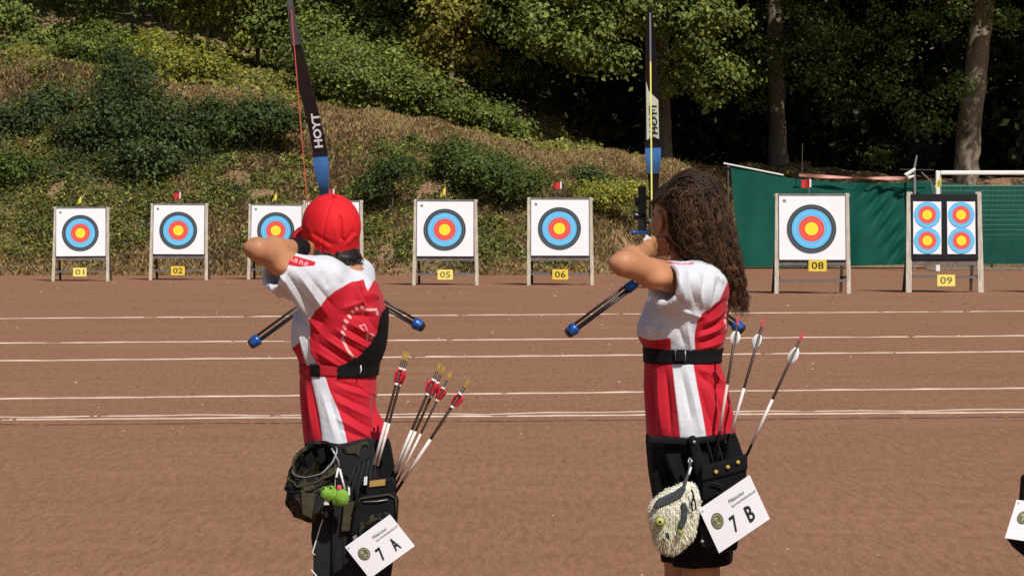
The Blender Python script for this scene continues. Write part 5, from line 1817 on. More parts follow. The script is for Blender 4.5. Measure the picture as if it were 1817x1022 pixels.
pts, w = densify([(597, 425, .79), (601, 445, .775), (604, 465, .79)], [.030, .034, .028])
ribbon('grip', A, pts, w, .03, MAT['sight'], bow)
hA = A.P(552, 444, -.03)
for nm, e in (('upper_string', (517, 20, .645)), ('lower_string', (667, 800, .65))):
    mb = MB(); mb.tube([hA, A.P(*e)], .0019, 5); mb.build(nm, MAT['string_red'], bow)
u = (A.P(559, 203, .75) - A.P(566, 262, .78)); Lg = u.length; u.normalize()
v = Vector((-1, 0, 0)); v = (v - u * v.dot(u)).normalized()
text_obj('limb_lettering', 'HOYT', A.P(562.5, 232, .765) + Vector((0, -.004, 0)), u, v, Lg * 1.03, .030, MAT['white_trim'], bow, .035)
mb = MB(); vb = A.P(602, 498, .90); mb.tube([vb + Vector((-.05, -.02, -.03)), vb, vb + Vector((.05, -.02, -.03))], .014, 8); mb.build('v_bar', MAT['blue_metal'], bow, True)
side_rod(A, bow, (600, 498, .90), (456, 603, .76), .02, 'blue_metal')
side_rod(A, bow, (604, 496, .90), (738, 574, .76), .02, 'blue_metal')
side_rod(A, bow, (604, 492, .92), (652, 482, 1.62), .02, 'blue_metal')
mb = MB(); mb.bar(A.P(592, 400, .88), A.P(590, 395, 1.02), .012, .02); mb.tube([A.P(590, 360, 1.02), A.P(592, 430, 1.02)], .006, 6); mb.build('sight', MAT['sight'], bow)

# ---- bow of the long haired archer
bow2 = empty('recurve_bow', B.o, 'upright bow with pale lettered limb, yellow string and black sight left of the curly hair', 'bow', 'recurve bows at full draw')
pts, w = densify([(1158, 290, .80), (1158, 262, .795), (1157, 200, .77), (1156, 140, .74), (1155, 90, .71), (1154, 50, .68), (1153, 22, .66), (1153, 12, .655)], [.046, .050, .046, .042, .036, .026, .017, .012])
ribbon('upper_limb', B, pts, w, .009, MAT['limb_black'], bow2)
slab('limb_print', B, [(1146.5, 145), (1151, 162), (1168, 178), (1169.5, 247), (1158, 243), (1147.5, 249)], [.730, .738, .747, .781, .780, .782], .003, MAT['limb_white'], bow2, 0)
pts, w = densify([(1160, 580, .80), (1160, 640, .77), (1160, 700, .74), (1160, 760, .70), (1160, 810, .67), (1160, 850, .655)], [.046, .045, .042, .034, .024, .014])
ribbon('lower_limb', B, pts, w, .009, MAT['limb_black'], bow2)
pts, w = densify([(1158.5, 263, .783), (1159, 285, .785), (1159, 305, .80)], [.053, .050, .040])
ribbon('limb_pocket', B, pts, w, .030, MAT['light_blue'], bow2)
pts, w = densify([(1159, 300, .80), (1160, 340, .84), (1160, 390, .88), (1160, 440, .81), (1160, 490, .87), (1160, 545, .82), (1160, 580, .79)], [.044, .030, .034, .030, .034, .040, .05])
ribbon('riser', B, pts, w, .032, MAT['sight'], bow2)
hB = B.P(1157, 428, -.03)
mb = MB(); mb.tube([hB, hB.lerp(B.P(1153.5, 24, .645), .775)], .0026, 5); mb.build('upper_string', MAT['string_yellow'], bow2)
mb = MB(); mb.tube([hB.lerp(B.P(1153.5, 24, .645), .775), B.P(1153.5, 24, .645)], .0030, 5); mb.build('string_serving', MAT['grey_string'], bow2)
mb = MB(); mb.tube([hB, B.P(1160, 846, .645)], .0026, 5); mb.build('lower_string', MAT['string_yellow'], bow2)
u = Vector((.02, 0, 1)).normalized(); v = Vector((-1, 0, 0)); v = (v - u * v.dot(u)).normalized()
a_, b_ = B.P(1158, 239, .772), B.P(1156, 183, .745)
text_obj('limb_lettering', 'HOYT', (a_ + b_) / 2 + Vector((.006, -.002, 0)), (b_ - a_).normalized(), v, (b_ - a_).length, .024, MAT['ink'], bow2, .035)
sg = empty('sight', (0, 0, 0)); sg.parent = bow2
mb = MB(); mb.bar(B.P(1139.5, 331, .90), B.P(1139.5, 414, .90), .029, .016, up=(0, 1, 0)); bevel_mesh(mb.build('sight_bar', MAT['sight'], sg).data, .002, 1)
for y0, x0, r in ((358, 1128, .012), (383, 1126, .015)):
    mb = MB(); mb.tube([B.P(x0 - 2, y0, .90), B.P(x0 + 2, y0, .90), B.P(x0 + 8, y0, .90), B.P(1144, y0, .90)], [r, r, r * .7, r * .7], 10); mb.build('sight_knob', MAT['sight'], sg, True)
mb = MB(); mb.tube([B.P(1130, 357, .90), B.P(1130, 366, .90)], .006, 8); mb.build('sight_screw', MAT['sight'], sg, True)
mb = MB(); mb.bar(B.P(1146, 352, .895), B.P(1160, 352, .88), .01, .012); mb.build('sight_arm', MAT['sight'], sg)
mb = MB(); mb.bar(B.P(1146, 395, .895), B.P(1160, 395, .88), .01, .012); mb.build('sight_arm', MAT['sight'], sg)
mb = MB(); mb.tube([B.P(1120, 413, .86), B.P(1127, 413, .86), B.P(1128, 413, .86), B.P(1149, 412.5, .86)], [.008, .008, .0055, .0055], 10); mb.build('plunger', MAT['blue_metal'], bow2, True)
mb = MB(); mb.tube([B.P(1150, 418, .84), B.P(1146, 428, .84), B.P(1152, 432, .84)], [.008, .009, .006], 8); mb.build('arrow_rest', MAT['white_trim'], bow2, True)
mb = MB(); vb = B.P(1162, 478, .90); mb.tube([vb + Vector((-.05, -.02, -.03)), vb, vb + Vector((.05, -.02, -.03))], .014, 8); mb.build('v_bar', MAT['blue_metal'], bow2, True)
side_rod(B, bow2, (1160, 478, .90), (1019, 583, .76), .02, 'blue_metal', collar=.30)
side_rod(B, bow2, (1164, 478, .90), (1306, 577, .76), .02, 'blue_metal')
side_rod(B, bow2, (1163, 474, .92), (1170, 468, 1.55), .02, 'blue_metal')

# ------------------------------------------------------------------ arrows
def arrow(fr, label, nock, tip, cuts, vane, nock_mat, light='white_shaft', group=None, band=True, r=.0044, rot=0.3, spin=False):
    """cuts: fractions along the arrow from the nock: vane start, vane end, pale section start, pale section end"""
    a, b = fr.P(*nock), fr.P(*tip)
    root = empty('arrow', fr.o + b, label, 'arrow', group)
    a = a - b; b0 = Vector((0, 0, 0))
    p = lambda t: a.lerp(b0, t)
    d = (b0 - a).normalized()
    mb = MB(); mb.tube([p(.012), p(1)], r, 8); mb.build('shaft', MAT['dark_shaft'], root, True)
    mb = MB(); mb.tube([p(cuts[2]), p(cuts[3])], r * 1.12, 8); mb.build('pale_wrap', MAT[light], root, True)
    mb = MB(); mb.tube([p(0) - d * .004, p(0) + d * .014], [r * .9, r * 1.15], 6)
    s = d.cross(Vector((0, 1, 0))).normalized()
    for k in (-1, 1): mb.bar(p(0) + s * (k * .003) - d * .012, p(0) + s * (k * .003) + d * .004, .0028, .004)
    mb.build('nock', MAT[nock_mat], root)
    if band:
        mb = MB()
        for t in (cuts[0], cuts[1]): mb.tube([p(t) - d * .004, p(t) + d * .004], r * 1.7, 8)
        mb.build('vane_band', MAT['white_vane'], root, True)
    t0 = d.cross(s).normalized()
    for k in range(3):
        an = rot + k * 2 * math.pi / 3
        o = s * math.cos(an) + t0 * math.sin(an)
        V, n = [], 8
        q0, q1 = p(cuts[0]) , p(cuts[1])
        hgt = .0165 if not spin else .014
        for i in range(n + 1):
            t = i / n
            h = hgt * (min(1, t * 5) * (1 - t) ** .55 + .12 * (t < .99)) if not spin else hgt * math.sin(math.pi * min(1, t * .96 + .04)) ** .7
            c = q0.lerp(q1, t)
            oo = o if not spin else (o * math.cos(.5 * t) + d.cross(o) * math.sin(.5 * t))
            V += [c + oo * (r * .8), c + oo * (r + h)]
        F = [(2 * i, 2 * i + 2, 2 * i + 3, 2 * i + 1) for i in range(n)]
        me = mesh_from('vane', V, F, True)
        bm = bmesh.new(); bm.from_mesh(me); bmesh.ops.solidify(bm, geom=bm.faces[:], thickness=.0012 if not spin else .002); bm.to_mesh(me); bm.free()
        obj('vane', me, MAT[vane], root)
    return root
ga, gb = 'red fletched arrows in the left quiver', 'white fletched arrows in the right quiver'
D1 = -.245
arrow(A, 'left one of the two red fletched arrows lying close together nearest the belt', (717, 630, D1 - .05), (652, 866, D1 + .02), (.10, .215, .50, .82), 'red_vane', 'gold', group=ga)
arrow(A, 'right one of the two red fletched arrows lying close together nearest the belt', (723, 632, D1 - .03), (658, 868, D1 + .03), (.10, .215, .50, .82), 'red_vane', 'gold', group=ga, rot=.9)
arrow(A, 'left one of the middle pair of red fletched arrows', (779, 651, D1 - .05), (680, 880, D1 + .02), (.10, .21, .485, .80), 'red_vane', 'gold', group=ga, rot=.5)
arrow(A, 'right one of the middle pair of red fletched arrows', (786, 656, D1 - .02), (685, 882, D1 + .03), (.10, .21, .48, .80), 'red_vane', 'gold', group=ga, rot=1.2)
arrow(A, 'thin red fletched arrow alone between the middle pair and the outermost one', (797, 667, D1 + .0), (690, 884, D1 + .04), (.10, .20, .47, .82), 'red_vane', 'gold', group=ga, rot=1.6, r=.0036)
arrow(A, 'outermost red fletched arrow leaning farthest right in the left quiver', (829, 680, D1 - .04), (694, 885, D1 + .03), (.09, .20, .48, .84), 'red_vane', 'gold', group=ga, rot=.2, r=.0050)
arrow(B, 'white fletched arrow standing steepest, closest to the shirt', (1309, 568, -.22), (1264, 845, -.20), (.07, .16, .41, .71), 'white_vane', 'pink_nock', 'pink_shaft', gb, False, spin=True)
arrow(B, 'middle one of the three white fletched arrows', (1354, 572, -.24), (1276, 842, -.20), (.08, .18, .43, .73), 'white_vane', 'pink_nock', group=gb, band=False, spin=True, rot=.9)
arrow(B, 'white fletched arrow leaning farthest right with a round spread of vanes', (1422, 597, -.26), (1311, 838, -.20), (.08, .20, .46, .79), 'white_vane', 'pink_nock', group=gb, band=False, spin=True, rot=.2)
# arrows on the strings
for fr, h, e, lb in ((A, (553, 443.5, -.03), (599, 432, .98), 'arrow nocked on the string beside the red cap'), (B, (1157.5, 428, -.03), (1158, 431, .98), 'arrow nocked on the yellow string beside the jaw')):
    arrow(fr, lb, h, e, (.03, .10, .14, .18), 'white_vane' if fr is B else 'red_vane', 'gold', band=False)

# ------------------------------------------------------------------ number cards
MAT['crest'] = mk('olive_crest', (0.13, 0.125, 0.055), 0.7, 0.4, 90)
MAT['crest_light'] = mk('crest_light', (0.34, 0.33, 0.22), 0.7, 0.3, 120)
def card(fr, TL, TR, BL, dy, label, number, bulge=.003):
    """rigid printed card, corners in the figure's plane"""
    o, r_, b_ = fr.P(*TL, dy), fr.P(*TR, dy - .01), fr.P(*BL, dy - .02)
    U, Vd = (r_ - o), (b_ - o)
    root = empty('number_card', fr.o + o, label, 'number card', 'start number cards')
    nn = U.cross(Vd).normalized()
    if nn.y > 0: nn = -nn
    def q(u, v, lift=0.0): return U * u + Vd * v + nn * (bulge * 4 * u * (1 - u) * (.4 + .6 * v) + lift)
    n = 10
    me_v, me_f = [], []
    for i in range(n + 1):
        for j in range(n + 1):
            me_v.append(q(i / n, j / n))
    for i in range(n):
        for j in range(n):
            a = i * (n + 1) + j
            me_f.append((a, a + 1, a + n + 2, a + n + 1))
    me = mesh_from('card_sheet', me_v, me_f, False)
    bm = bmesh.new(); bm.from_mesh(me); bmesh.ops.recalc_face_normals(bm, faces=bm.faces); bmesh.ops.solidify(bm, geom=bm.faces[:], thickness=.001); bm.to_mesh(me); bm.free()
    obj('card_sheet', me, MAT['paper'], root)
    def txt(name, s, u, v, w, h, mat, bold):
        Vt, Ft, tw, th = text_geo(s, 1.0, bold)
        vs = [q(u + p.x / tw * w, v - p.y / th * h, .0022) for p in Vt]
        obj(name, mesh_from(name, vs, Ft), MAT[mat], root)
    if number:
        txt('digit', number[0], .44, .67, .105, .34, 'ink', .02)
        txt('letter', number[1], .74, .67, .125, .34, 'ink', .02)
        txt('print_line', 'Pfälzischer', .655, .225, .30, .075, 'grey_ink', .01)
        txt('print_line', 'Sportschützenbund', .745, .345, .46, .075, 'grey_ink', .01)
    def dsc(name, cu, cv, ru, rv, mat, lift, nseg=28, f=lambda a: 1.0):
        vs = [q(cu, cv, lift)] + [q(cu + ru * f(2 * math.pi * k / nseg) * math.cos(2 * math.pi * k / nseg), cv + rv * f(2 * math.pi * k / nseg) * math.sin(2 * math.pi * k / nseg), lift) for k in range(nseg)]
        return obj(name, mesh_from(name, vs, [(0, 1 + k, 1 + (k + 1) % nseg) for k in range(nseg)]), MAT[mat], root)
    dsc('crest', .2, .42, .105, .165, 'crest', .0020)
    dsc('crest_ring', .2, .42, .085, .135, 'crest_light', .0026)
    dsc('crest_field', .2, .42, .075, .118, 'crest', .0032)
    dsc('crest_figure', .195, .47, .040, .062, 'crest_light', .0038, f=lambda a: .7 + .3 * math.sin(3 * a + .5) + .2 * math.sin(7 * a))
    dsc('crest_top', .185, .365, .035, .035, 'crest_light', .0038)
    dsc('punch_hole', .045, .08, .012, .018, 'grey_ink', .002)
    return root
card(A, (612, 970), (692, 912), (656, 1026), -.305, 'white card printed 7 A clipped to the left quiver', '7A')
card(B, (1240, 903), (1330, 842), (1276, 981), -.285, 'white card printed 7 B clipped to the right quiver', '7B')

# ------------------------------------------------------------------ left quiver, pouch and frog toy
def camo_material():
    m, nt, N, L, b = nodes_of('dark_camouflage')
    b.inputs['Roughness'].default_value = 0.7; b.inputs['Specular IOR Level'].default_value = 0.2
    tc = N.new('ShaderNodeTexCoord')
    n = N.new('ShaderNodeTexNoise'); n.inputs['Scale'].default_value = 24; n.inputs['Detail'].default_value = 2; n.inputs['Distortion'].default_value = 1.5
    L.new(tc.outputs['Object'], n.inputs['Vector'])
    r = N.new('ShaderNodeValToRGB'); r.color_ramp.interpolation = 'CONSTANT'
    e = r.color_ramp.elements
    e[0].position, e[0].color = 0, (.006, .006, .006, 1)
    e[1].position, e[1].color = .5, (.030, .022, .013, 1)
    k = e.new(.56); k.color = (.055, .047, .027, 1)
    k = e.new(.63); k.color = (.010, .010, .009, 1)
    L.new(n.outputs['Fac'], r.inputs[0]); L.new(r.outputs[0], b.inputs['Base Color'])
    return m
MAT['camo'] = camo_material()
qa = empty('quiver', A.o, 'charcoal and olive hip quiver holding the red fletched arrows', 'quiver', 'hip quivers')
slab('back_panel', A, [(588, 795), (602, 789), (655, 776), (662, 779), (670, 850), (704, 878), (703, 960), (690, 1045), (612, 1045), (602, 905)], -.235, .035, MAT['charcoal'], qa, .008)
for k in range(5):
    x0, x1 = 627 + k * 8, 604 + k * 9.5
    wire('tube_rib', A, [(x0 + 4, 826 - k * 4, -.236), (x1 + 10, 870, -.240), (x1 + 6, 884, -.238)], .0055, MAT['charcoal'], qa)
wire('edge_piping', A, [(622, 845, -.238), (640, 822, -.238), (656, 810, -.238)], .0025, MAT['black_nylon'], qa)
wire('curved_piping', A, [(612, 842, -.238), (623, 852, -.240), (629, 868, -.240), (629, 885, -.240)], .003, MAT['black_nylon'], qa)
slab('tube_mouth', A, [(648, 862), (652, 850), (698, 846), (704, 856), (700, 884), (648, 884)], -.262, .06, MAT['black_nylon'], qa, .008)
slab('gold_label', A, [(656, 853), (684, 850), (683, 861), (655, 864)], -.268, .008, MAT['tan_label'], qa, .001)
slab('white_tag', A, [(646, 846), (652, 845), (651, 860), (645, 861)], -.2675, .008, MAT['white_trim'], qa, .001)
slab('front_pocket', A, [(629, 895), (634, 884), (644, 879), (692, 873), (704, 878), (707, 890), (704, 935), (692, 1010), (634, 1010), (621, 950)], -.278, .05, MAT['black_nylon'], qa, .012, 3)
wire('pocket_piping', A, [(631, 896, -.281), (640, 884, -.282), (690, 877, -.282), (702, 884, -.281), (703, 915, -.281)], .0032, MAT['olive'], qa)
wire('pocket_zip', A, [(645, 890, -.284), (670, 889, -.284), (688, 886, -.284)], .0022, MAT['steel'], qa)
slab('pocket_flap', A, [(634, 948), (637, 932), (645, 920), (660, 913), (684, 908), (694, 910), (690, 918), (664, 926), (650, 934), (642, 950)], -.287, .012, MAT['camo'], qa, .004)
wire('flap_zip', A, [(640, 952, -.288), (646, 938, -.288), (662, 929, -.288), (690, 921, -.288)], .003, MAT['black_nylon'], qa)
slab('zip_pull', A, [(626, 951), (633, 949), (634, 955), (627, 958)], -.292, .008, MAT['steel'], qa, .001)
slab('side_strip', A, [(610, 893), (629, 889), (627, 910), (622, 942), (605, 943)], -.252, .012, MAT['olive'], qa, .003)
slab('emblem', A, [(607, 795), (620, 792), (630, 788), (640, 784), (650, 782), (655, 787), (654, 791), (649, 788), (642, 790), (639, 797), (637, 810), (632, 804), (622, 804), (612, 803), (618, 800), (609, 799), (617, 796)], -.2405, .006, MAT['olive'], qa, 0)
slab('belt', A, [(541, 786), (560, 782), (600, 788), (690, 778), (693, 792), (660, 796), (600, 800), (542, 800)], -.205, .03, MAT['black_nylon'], qa, .004)

def bag_a():
    P = A.P
    root = empty('belt_pouch', A.o, 'open black and olive release pouch hanging on the hip of the capped archer', 'pouch')
    # open-topped bag : rings running from the mouth down, mouth tipped towards the camera
    rings = [((557, 814, -.30), (.070, .052), .9), ((556, 830, -.285), (.080, .062), .62), ((552, 850, -.275), (.080, .070), .35), ((552, 878, -.27), (.078, .068), .22), ((558, 902, -.265), (.064, .055), .2), ((566, 917, -.258), (.042, .035), .2)]
    n = 64
    V, F = [], []
    base_rings = rings
    rings = []
    for i in range(len(base_rings) - 1):
        for q in range(5):
            t = q / 5
            mixf = lambda a, b: tuple(x + (y - x) * t for x, y in zip(a, b))
            r0_, r1_ = base_rings[i], base_rings[i + 1]
            rings.append((mixf(r0_[0], r1_[0]), mixf(r0_[1], r1_[1]), r0_[2] + (r1_[2] - r0_[2]) * t))
    rings.append(base_rings[-1])
    for ri, (c, (rx, ry), tilt) in enumerate(rings):
        c = P(*c)
        for k in range(n):
            a = 2 * math.pi * k / n
            e = Vector((math.cos(a) * rx, math.sin(a) * ry * math.cos(tilt), math.sin(a) * ry * math.sin(tilt) * 1.25 + math.cos(a) * rx * .30))
            wob = 1 + min(1, .35 + ri * .12) * (.05 * math.sin(5 * a + c.z * 70) + .06 * (1 - abs(math.sin(2.5 * a + ri * .5))) + .04 * math.sin(9 * a - ri * .9)) - .03
            V.append(c + e * wob)
    m = len(rings)
    for i in range(m - 1):
        for k in range(n):
            F.append((i * n + k, i * n + n + k, i * n + n + (k + 1) % n, i * n + (k + 1) % n))
    F.append(tuple((m - 1) * n + k for k in range(n)))
    me = mesh_from('bag_shell', V, F, True)
    bm = bmesh.new(); bm.from_mesh(me); bmesh.ops.recalc_face_normals(bm, faces=bm.faces); bmesh.ops.solidify(bm, geom=bm.faces[:], thickness=.006); bm.to_mesh(me); bm.free()
    obj('bag_shell', me, MAT['camo'], root)
    def ring_wire(name, idx, f, rad, mat, a0=0, a1=2 * math.pi):
        idx = idx * 5
        c = P(*rings[idx][0])
        pts = []
        for k in range(31):
            a = a0 + (a1 - a0) * k / 30
            rx, ry = rings[idx][1]; tilt = rings[idx][2]
            pts.append(c + Vector((math.cos(a) * rx, math.sin(a) * ry * math.cos(tilt), math.sin(a) * ry * math.sin(tilt) * 1.25 + math.cos(a) * rx * .30)) * f * (1 + min(1, .35 + idx * .12) * (.05 * math.sin(5 * a + c.z * 70) + .06 * (1 - abs(math.sin(2.5 * a + idx * .5))) + .04 * math.sin(9 * a - idx * .9)) - .03))
        mb = MB(); mb.tube(pts, rad, 6); mb.build(name, MAT[mat], root, True)
    ring_wire('mouth_piping', 0, 1.005, .0034, 'camo')
    ring_wire('mouth_wire', 0, 1.05, .0022, 'steel', 3.4, 6.6)
    ring_wire('belly_piping', 1, 1.03, .004, 'olive', 3.2, 6.2)
    ring_wire('seam', 2, 1.03, .003, 'black_nylon', 3.2, 6.2)
    slab('side_patch', A, [(533, 868), (560, 878), (553, 920), (536, 912)], -.345, .012, MAT['olive'], root, .003)
    slab('side_patch', A, [(556, 879), (578, 868), (574, 900), (556, 916)], -.335, .012, MAT['charcoal'], root, .003)
    slab('lining_fold', A, [(540, 812), (552, 800), (558, 820), (548, 835)], -.30, .006, MAT['black_cloth'], root, .002)
    slab('lining_fold', A, [(562, 798), (574, 794), (578, 815), (568, 826)], -.30, .006, MAT['black_cloth'], root, .002)
    wire('snap_hook', A, [(588, 795, -.30), (594, 805, -.305), (600, 818, -.305), (602, 832, -.30)], .004, MAT['steel'], root)
bag_a()

def fuzzy(name, center, r, R, n, ln, col, mat, parent, spread=.4, rad=.0011, down=.5):
    d = unit(RNG.normal(size=(n, 3)))
    base = np.array(center)[None] + d * np.array(r)[None]
    if R is not None: base = np.array(center)[None] + (d * np.array(r)[None]) @ np.array(R).T
    out = unit(base - np.array(center)[None]) + RNG.normal(0, spread, (n, 3)) + np.array([0, 0, -down])
    out = unit(out) * RNG.uniform(.6, 1.2, (n, 1)) * ln
    u = np.linspace(0, 1, 5)
    path = base[:, None] - out[:, None] * .15 + out[:, None] * u[None, :, None]
    path[:, :, 2] -= (u ** 2)[None] * ln * .4
    rd = np.full((n, 1), rad) * (1.15 - u)[None]
    c = np.array(col)[None] * np.exp(RNG.normal(0, .16, (n, 1)))
    return obj(name, locks_mesh(name, path, rd, np.clip(c, 0, .9)), mat, parent)
MAT['plush'] = attr_material('plush_fur', 0.85, 0.1)

fg = empty('frog_toy', A.o, 'small bright green plush toy hanging below the belt pouch', 'toy')
f = Field(A.P(600, 880, -.30) - Vector((.1, .06, .06)), A.P(600, 880, -.30) + Vector((.1, .06, .06)), .003)
f.ell(A.P(581, 876, -.32), (.026, .024, .023), None, .008); f.ell(A.P(606, 882, -.32), (.025, .024, .027), None, .008)
f.ell(A.P(574, 867, -.325), (.010, .010, .010), None, .006); f.ell(A.P(588, 866, -.325), (.010, .010, .010), None, .006)
f.cone(A.P(594, 872, -.315), A.P(596, 890, -.318), .012, .012, .006)
V, Q = f.mesh()
MAT['frog'] = mk('green_plush', (0.21, 0.40, 0.055), 0.9, 0.2, 60, 0.5, 200, 0.1)
fb = finish('frog_body', V, Q, MAT['frog'], fg)
fuzzy('fur', A.P(606, 882, -.32), (.024, .023, .026), None, 500, .0035, (.24, .44, .07), MAT['plush'], fg, .5, .0009, .1)
fuzzy('fur', A.P(581, 876, -.32), (.025, .023, .022), None, 450, .0035, (.19, .37, .05), MAT['plush'], fg, .5, .0009, .1)
for x_, y_ in ((574, 866), (587, 865)):
    mb = MB(); c = A.P(x_, y_, -.335); mb.tube([c, c + Vector((0, -.004, 0))], [.004, .003], 8); mb.build('frog_eye', MAT['ink'], fg)
slab('white_foot', A, [(571, 884), (582, 887), (584, 896), (573, 896)], -.33, .012, MAT['white_trim'], fg, .003)
slab('side_tuft', A, [(617, 862), (621, 866), (621, 880), (617, 878)], -.33, .012, MAT['white_trim'], fg, .003)
tg = empty('key_tassel', A.o, 'white and pink tassel with a dark centre above the green plush toy', 'tassel')
wire('cord', A, [(600, 830, -.31), (597, 845, -.32), (594, 866, -.32)], .004, MAT['white_trim'], tg)
wire('cord', A, [(603, 832, -.31), (607, 850, -.32), (612, 868, -.318)], .004, MAT['white_trim'], tg)
slab('tassel_core', A, [(595, 846), (606, 848), (607, 864), (595, 862)], -.325, .010, MAT['black_nylon'], tg, .003)
slab('pink_bead', A, [(598, 860), (606, 861), (606, 870), (598, 869)], -.331, .012, MAT['pink_nock'], tg, .003)
# light piping of the hanging towel beside the trouser leg
tw = empty('hanging_towel', A.o, 'dark grey towel with white piping hanging below the belt pouch', 'towel')
slab('towel_cloth', A, [(577, 898), (604, 893), (612, 940), (616, 1045), (556, 1045), (556, 975), (562, 950)], [-.225, -.235, -.235, -.225, -.215, -.215, -.218], .014, MAT['charcoal'], tw, .005)
wire('piping', A, [(575, 915, -.229), (568, 935, -.226), (560, 962, -.223), (554, 980, -.222), (559, 984, -.222)], .0025, MAT['white_trim'], tw)
wire('piping', A, [(552, 1010, -.222), (562, 1022, -.222), (568, 1035, -.222)], .0025, MAT['white_trim'], tw)
wire('towel_fold', A, [(590, 900, -.240), (592, 950, -.236), (590, 1040, -.228)], .006, MAT['charcoal'], tw)

# ------------------------------------------------------------------ right quiver and owl toy
qb = empty('quiver', B.o, 'black hip quiver with three rivets holding the white fletched arrows', 'quiver', 'hip quivers')
slab('back_panel', B, [(1221, 776), (1234, 772), (1250, 812), (1256, 835), (1306, 812), (1326, 808), (1324, 860), (1308, 976), (1252, 984), (1236, 962), (1236, 850)], -.225, .04, MAT['black_nylon'], qb, .008)
slab('top_band', B, [(1244, 828), (1326, 806), (1327, 832), (1300, 842), (1245, 854)], -.262, .05, MAT['black_nylon'], qb, .005)
slab('front_pocket', B, [(1246, 850), (1322, 832), (1321, 880), (1306, 960), (1256, 972), (1243, 945)], -.256, .04, MAT['black_cloth'], qb, .01, 3)
slab('lower_pocket', B, [(1241, 930), (1262, 925), (1272, 955), (1262, 974), (1246, 970)], -.266, .02, MAT['charcoal'], qb, .005)
for x_, y_ in ((1270.5, 837), (1291.5, 828.5), (1309.5, 820)):
    mb = MB(); c = B.P(x_, y_, -.266); mb.tube([c, c + Vector((0, -.003, 0)), c + Vector((0, -.0055, 0))], [.007, .006, .002], 12); mb.build('rivet', MAT['gold'], qb, True)
for x_, y_ in ((1231.5, 784), (1246, 960), (1244, 890)):
    mb = MB(); c = B.P(x_, y_, -.228 if y_ < 800 else -.27); mb.tube([c, c + Vector((0, -.004, 0)), c + Vector((0, -.006, 0))], [.006, .005, .002], 10); mb.build('stud', MAT['steel'], qb, True)
wire('zip', B, [(1262, 856, -.268), (1275, 858, -.268), (1284, 864, -.268)], .003, MAT['charcoal'], qb)
wire('pocket_seam', B, [(1250, 888, -.262), (1270, 876, -.262), (1310, 866, -.262)], .004, MAT['black_nylon'], qb)
for x_ in (1258, 1276, 1296):
    wire('hanger_strap', B, [(x_ - 6, 776, -.19), (x_ + 2, 800, -.225), (x_ + 8, 822, -.25)], .0035, MAT['black_nylon'], qb)
slab('belt', B, [(1150, 774), (1222, 778), (1306, 768), (1307, 776), (1235, 790), (1150, 786)], -.198, .03, MAT['black_nylon'], qb, .004)

ow = empty('owl_toy', B.o, 'fluffy pale yellow owl plush with grey wings hanging beside the right quiver', 'toy')
oc = B.P(1197, 922, -.27)
an_ = math.radians(-14)
Ro = [[math.cos(an_), 0, -math.sin(an_)], [0, 1, 0], [math.sin(an_), 0, math.cos(an_)]]
f = Field(oc - Vector((.13, .1, .15)), oc + Vector((.13, .1, .15)), .005)
f.ell(oc, (.066, .048, .100), Ro, .01); f.ell(B.P(1190, 905, -.27), (.062, .045, .058), None, .03); f.ell(B.P(1222, 880, -.26), (.030, .03, .045), None, .03)
V, Q = f.mesh(); N = normals_of(V, Q); V = V + N * (noise3(V, 90, 15) * .003)[:, None]
me = mesh_np('owl_body', V, Q); add_col(me, 'col', np.tile(np.array([[.74, .71, .50]]), (len(Q), 1)))
obj('owl_body', me, MAT['plush'], ow)
def owl_fur():
    sel = RNG.choice(len(V), 5200)
    base = V[sel]; nn = N[sel]
    low = np.clip((float(oc.z) - base[:, 2]) / .08, -1, 1)
    out = unit(nn + RNG.normal(0, .35, base.shape) + np.array([0, 0, -.9])) * RNG.uniform(.007, .014, (len(base), 1))
    u = np.linspace(0, 1, 5)
    path = base[:, None] + out[:, None] * u[None, :, None]
    path[:, :, 2] -= (u ** 2)[None] * .004
    rd = RNG.uniform(.0009, .0019, (len(base), 1)) * (1.1 - u)[None]
    c0, c1 = np.array([.86, .83, .72]), np.array([.84, .83, .60])
    t = np.clip(.5 + .6 * low, 0, 1)[:, None]
    c = (c0 * (1 - t) + c1 * t) * np.exp(RNG.normal(0, .16, (len(base), 1)))
    obj('fur', locks_mesh('fur', path, rd, np.clip(c, 0, .92)), MAT['plush'], ow)
owl_fur()
MAT['grey_plush'] = mk('grey_plush', (0.070, 0.075, 0.085), 0.9, 0.2, 40, 0.5, 200, 0.1)
slab('hood', B, [(1159, 899), (1168, 886), (1198, 872), (1212, 862), (1218, 868), (1210, 880), (1190, 893), (1164, 902)], -.325, .03, MAT['grey_plush'], ow, .008, 3)
slab('wing', B, [(1209, 892), (1217, 891), (1221, 902), (1220, 920), (1213, 937), (1204, 940), (1203, 930), (1208, 918), (1209, 905)], -.335, .022, MAT['grey_plush'], ow, .007, 3)
MAT['owl_iris'] = mk('owl_iris', (0.42, 0.46, 0.13), 0.5, 0.15, 60)
MAT['owl_rim'] = mk('owl_rim', (0.22, 0.27, 0.05), 0.5, 0.15, 60)
def owl_eye(x_, y_, dy):
    c = B.P(x_, y_, dy)
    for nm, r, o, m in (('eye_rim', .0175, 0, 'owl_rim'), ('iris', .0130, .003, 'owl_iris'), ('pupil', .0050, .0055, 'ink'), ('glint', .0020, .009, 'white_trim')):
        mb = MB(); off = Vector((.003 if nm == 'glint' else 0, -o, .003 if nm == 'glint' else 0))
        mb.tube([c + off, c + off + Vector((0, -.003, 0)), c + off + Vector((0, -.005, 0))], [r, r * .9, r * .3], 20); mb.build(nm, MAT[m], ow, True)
owl_eye(1171, 925, -.332)
wire('closed_eye', B, [(1203, 940, -.333), (1208, 946, -.337), (1213, 941, -.333)], [.005, .008, .004], MAT['owl_rim'], ow)
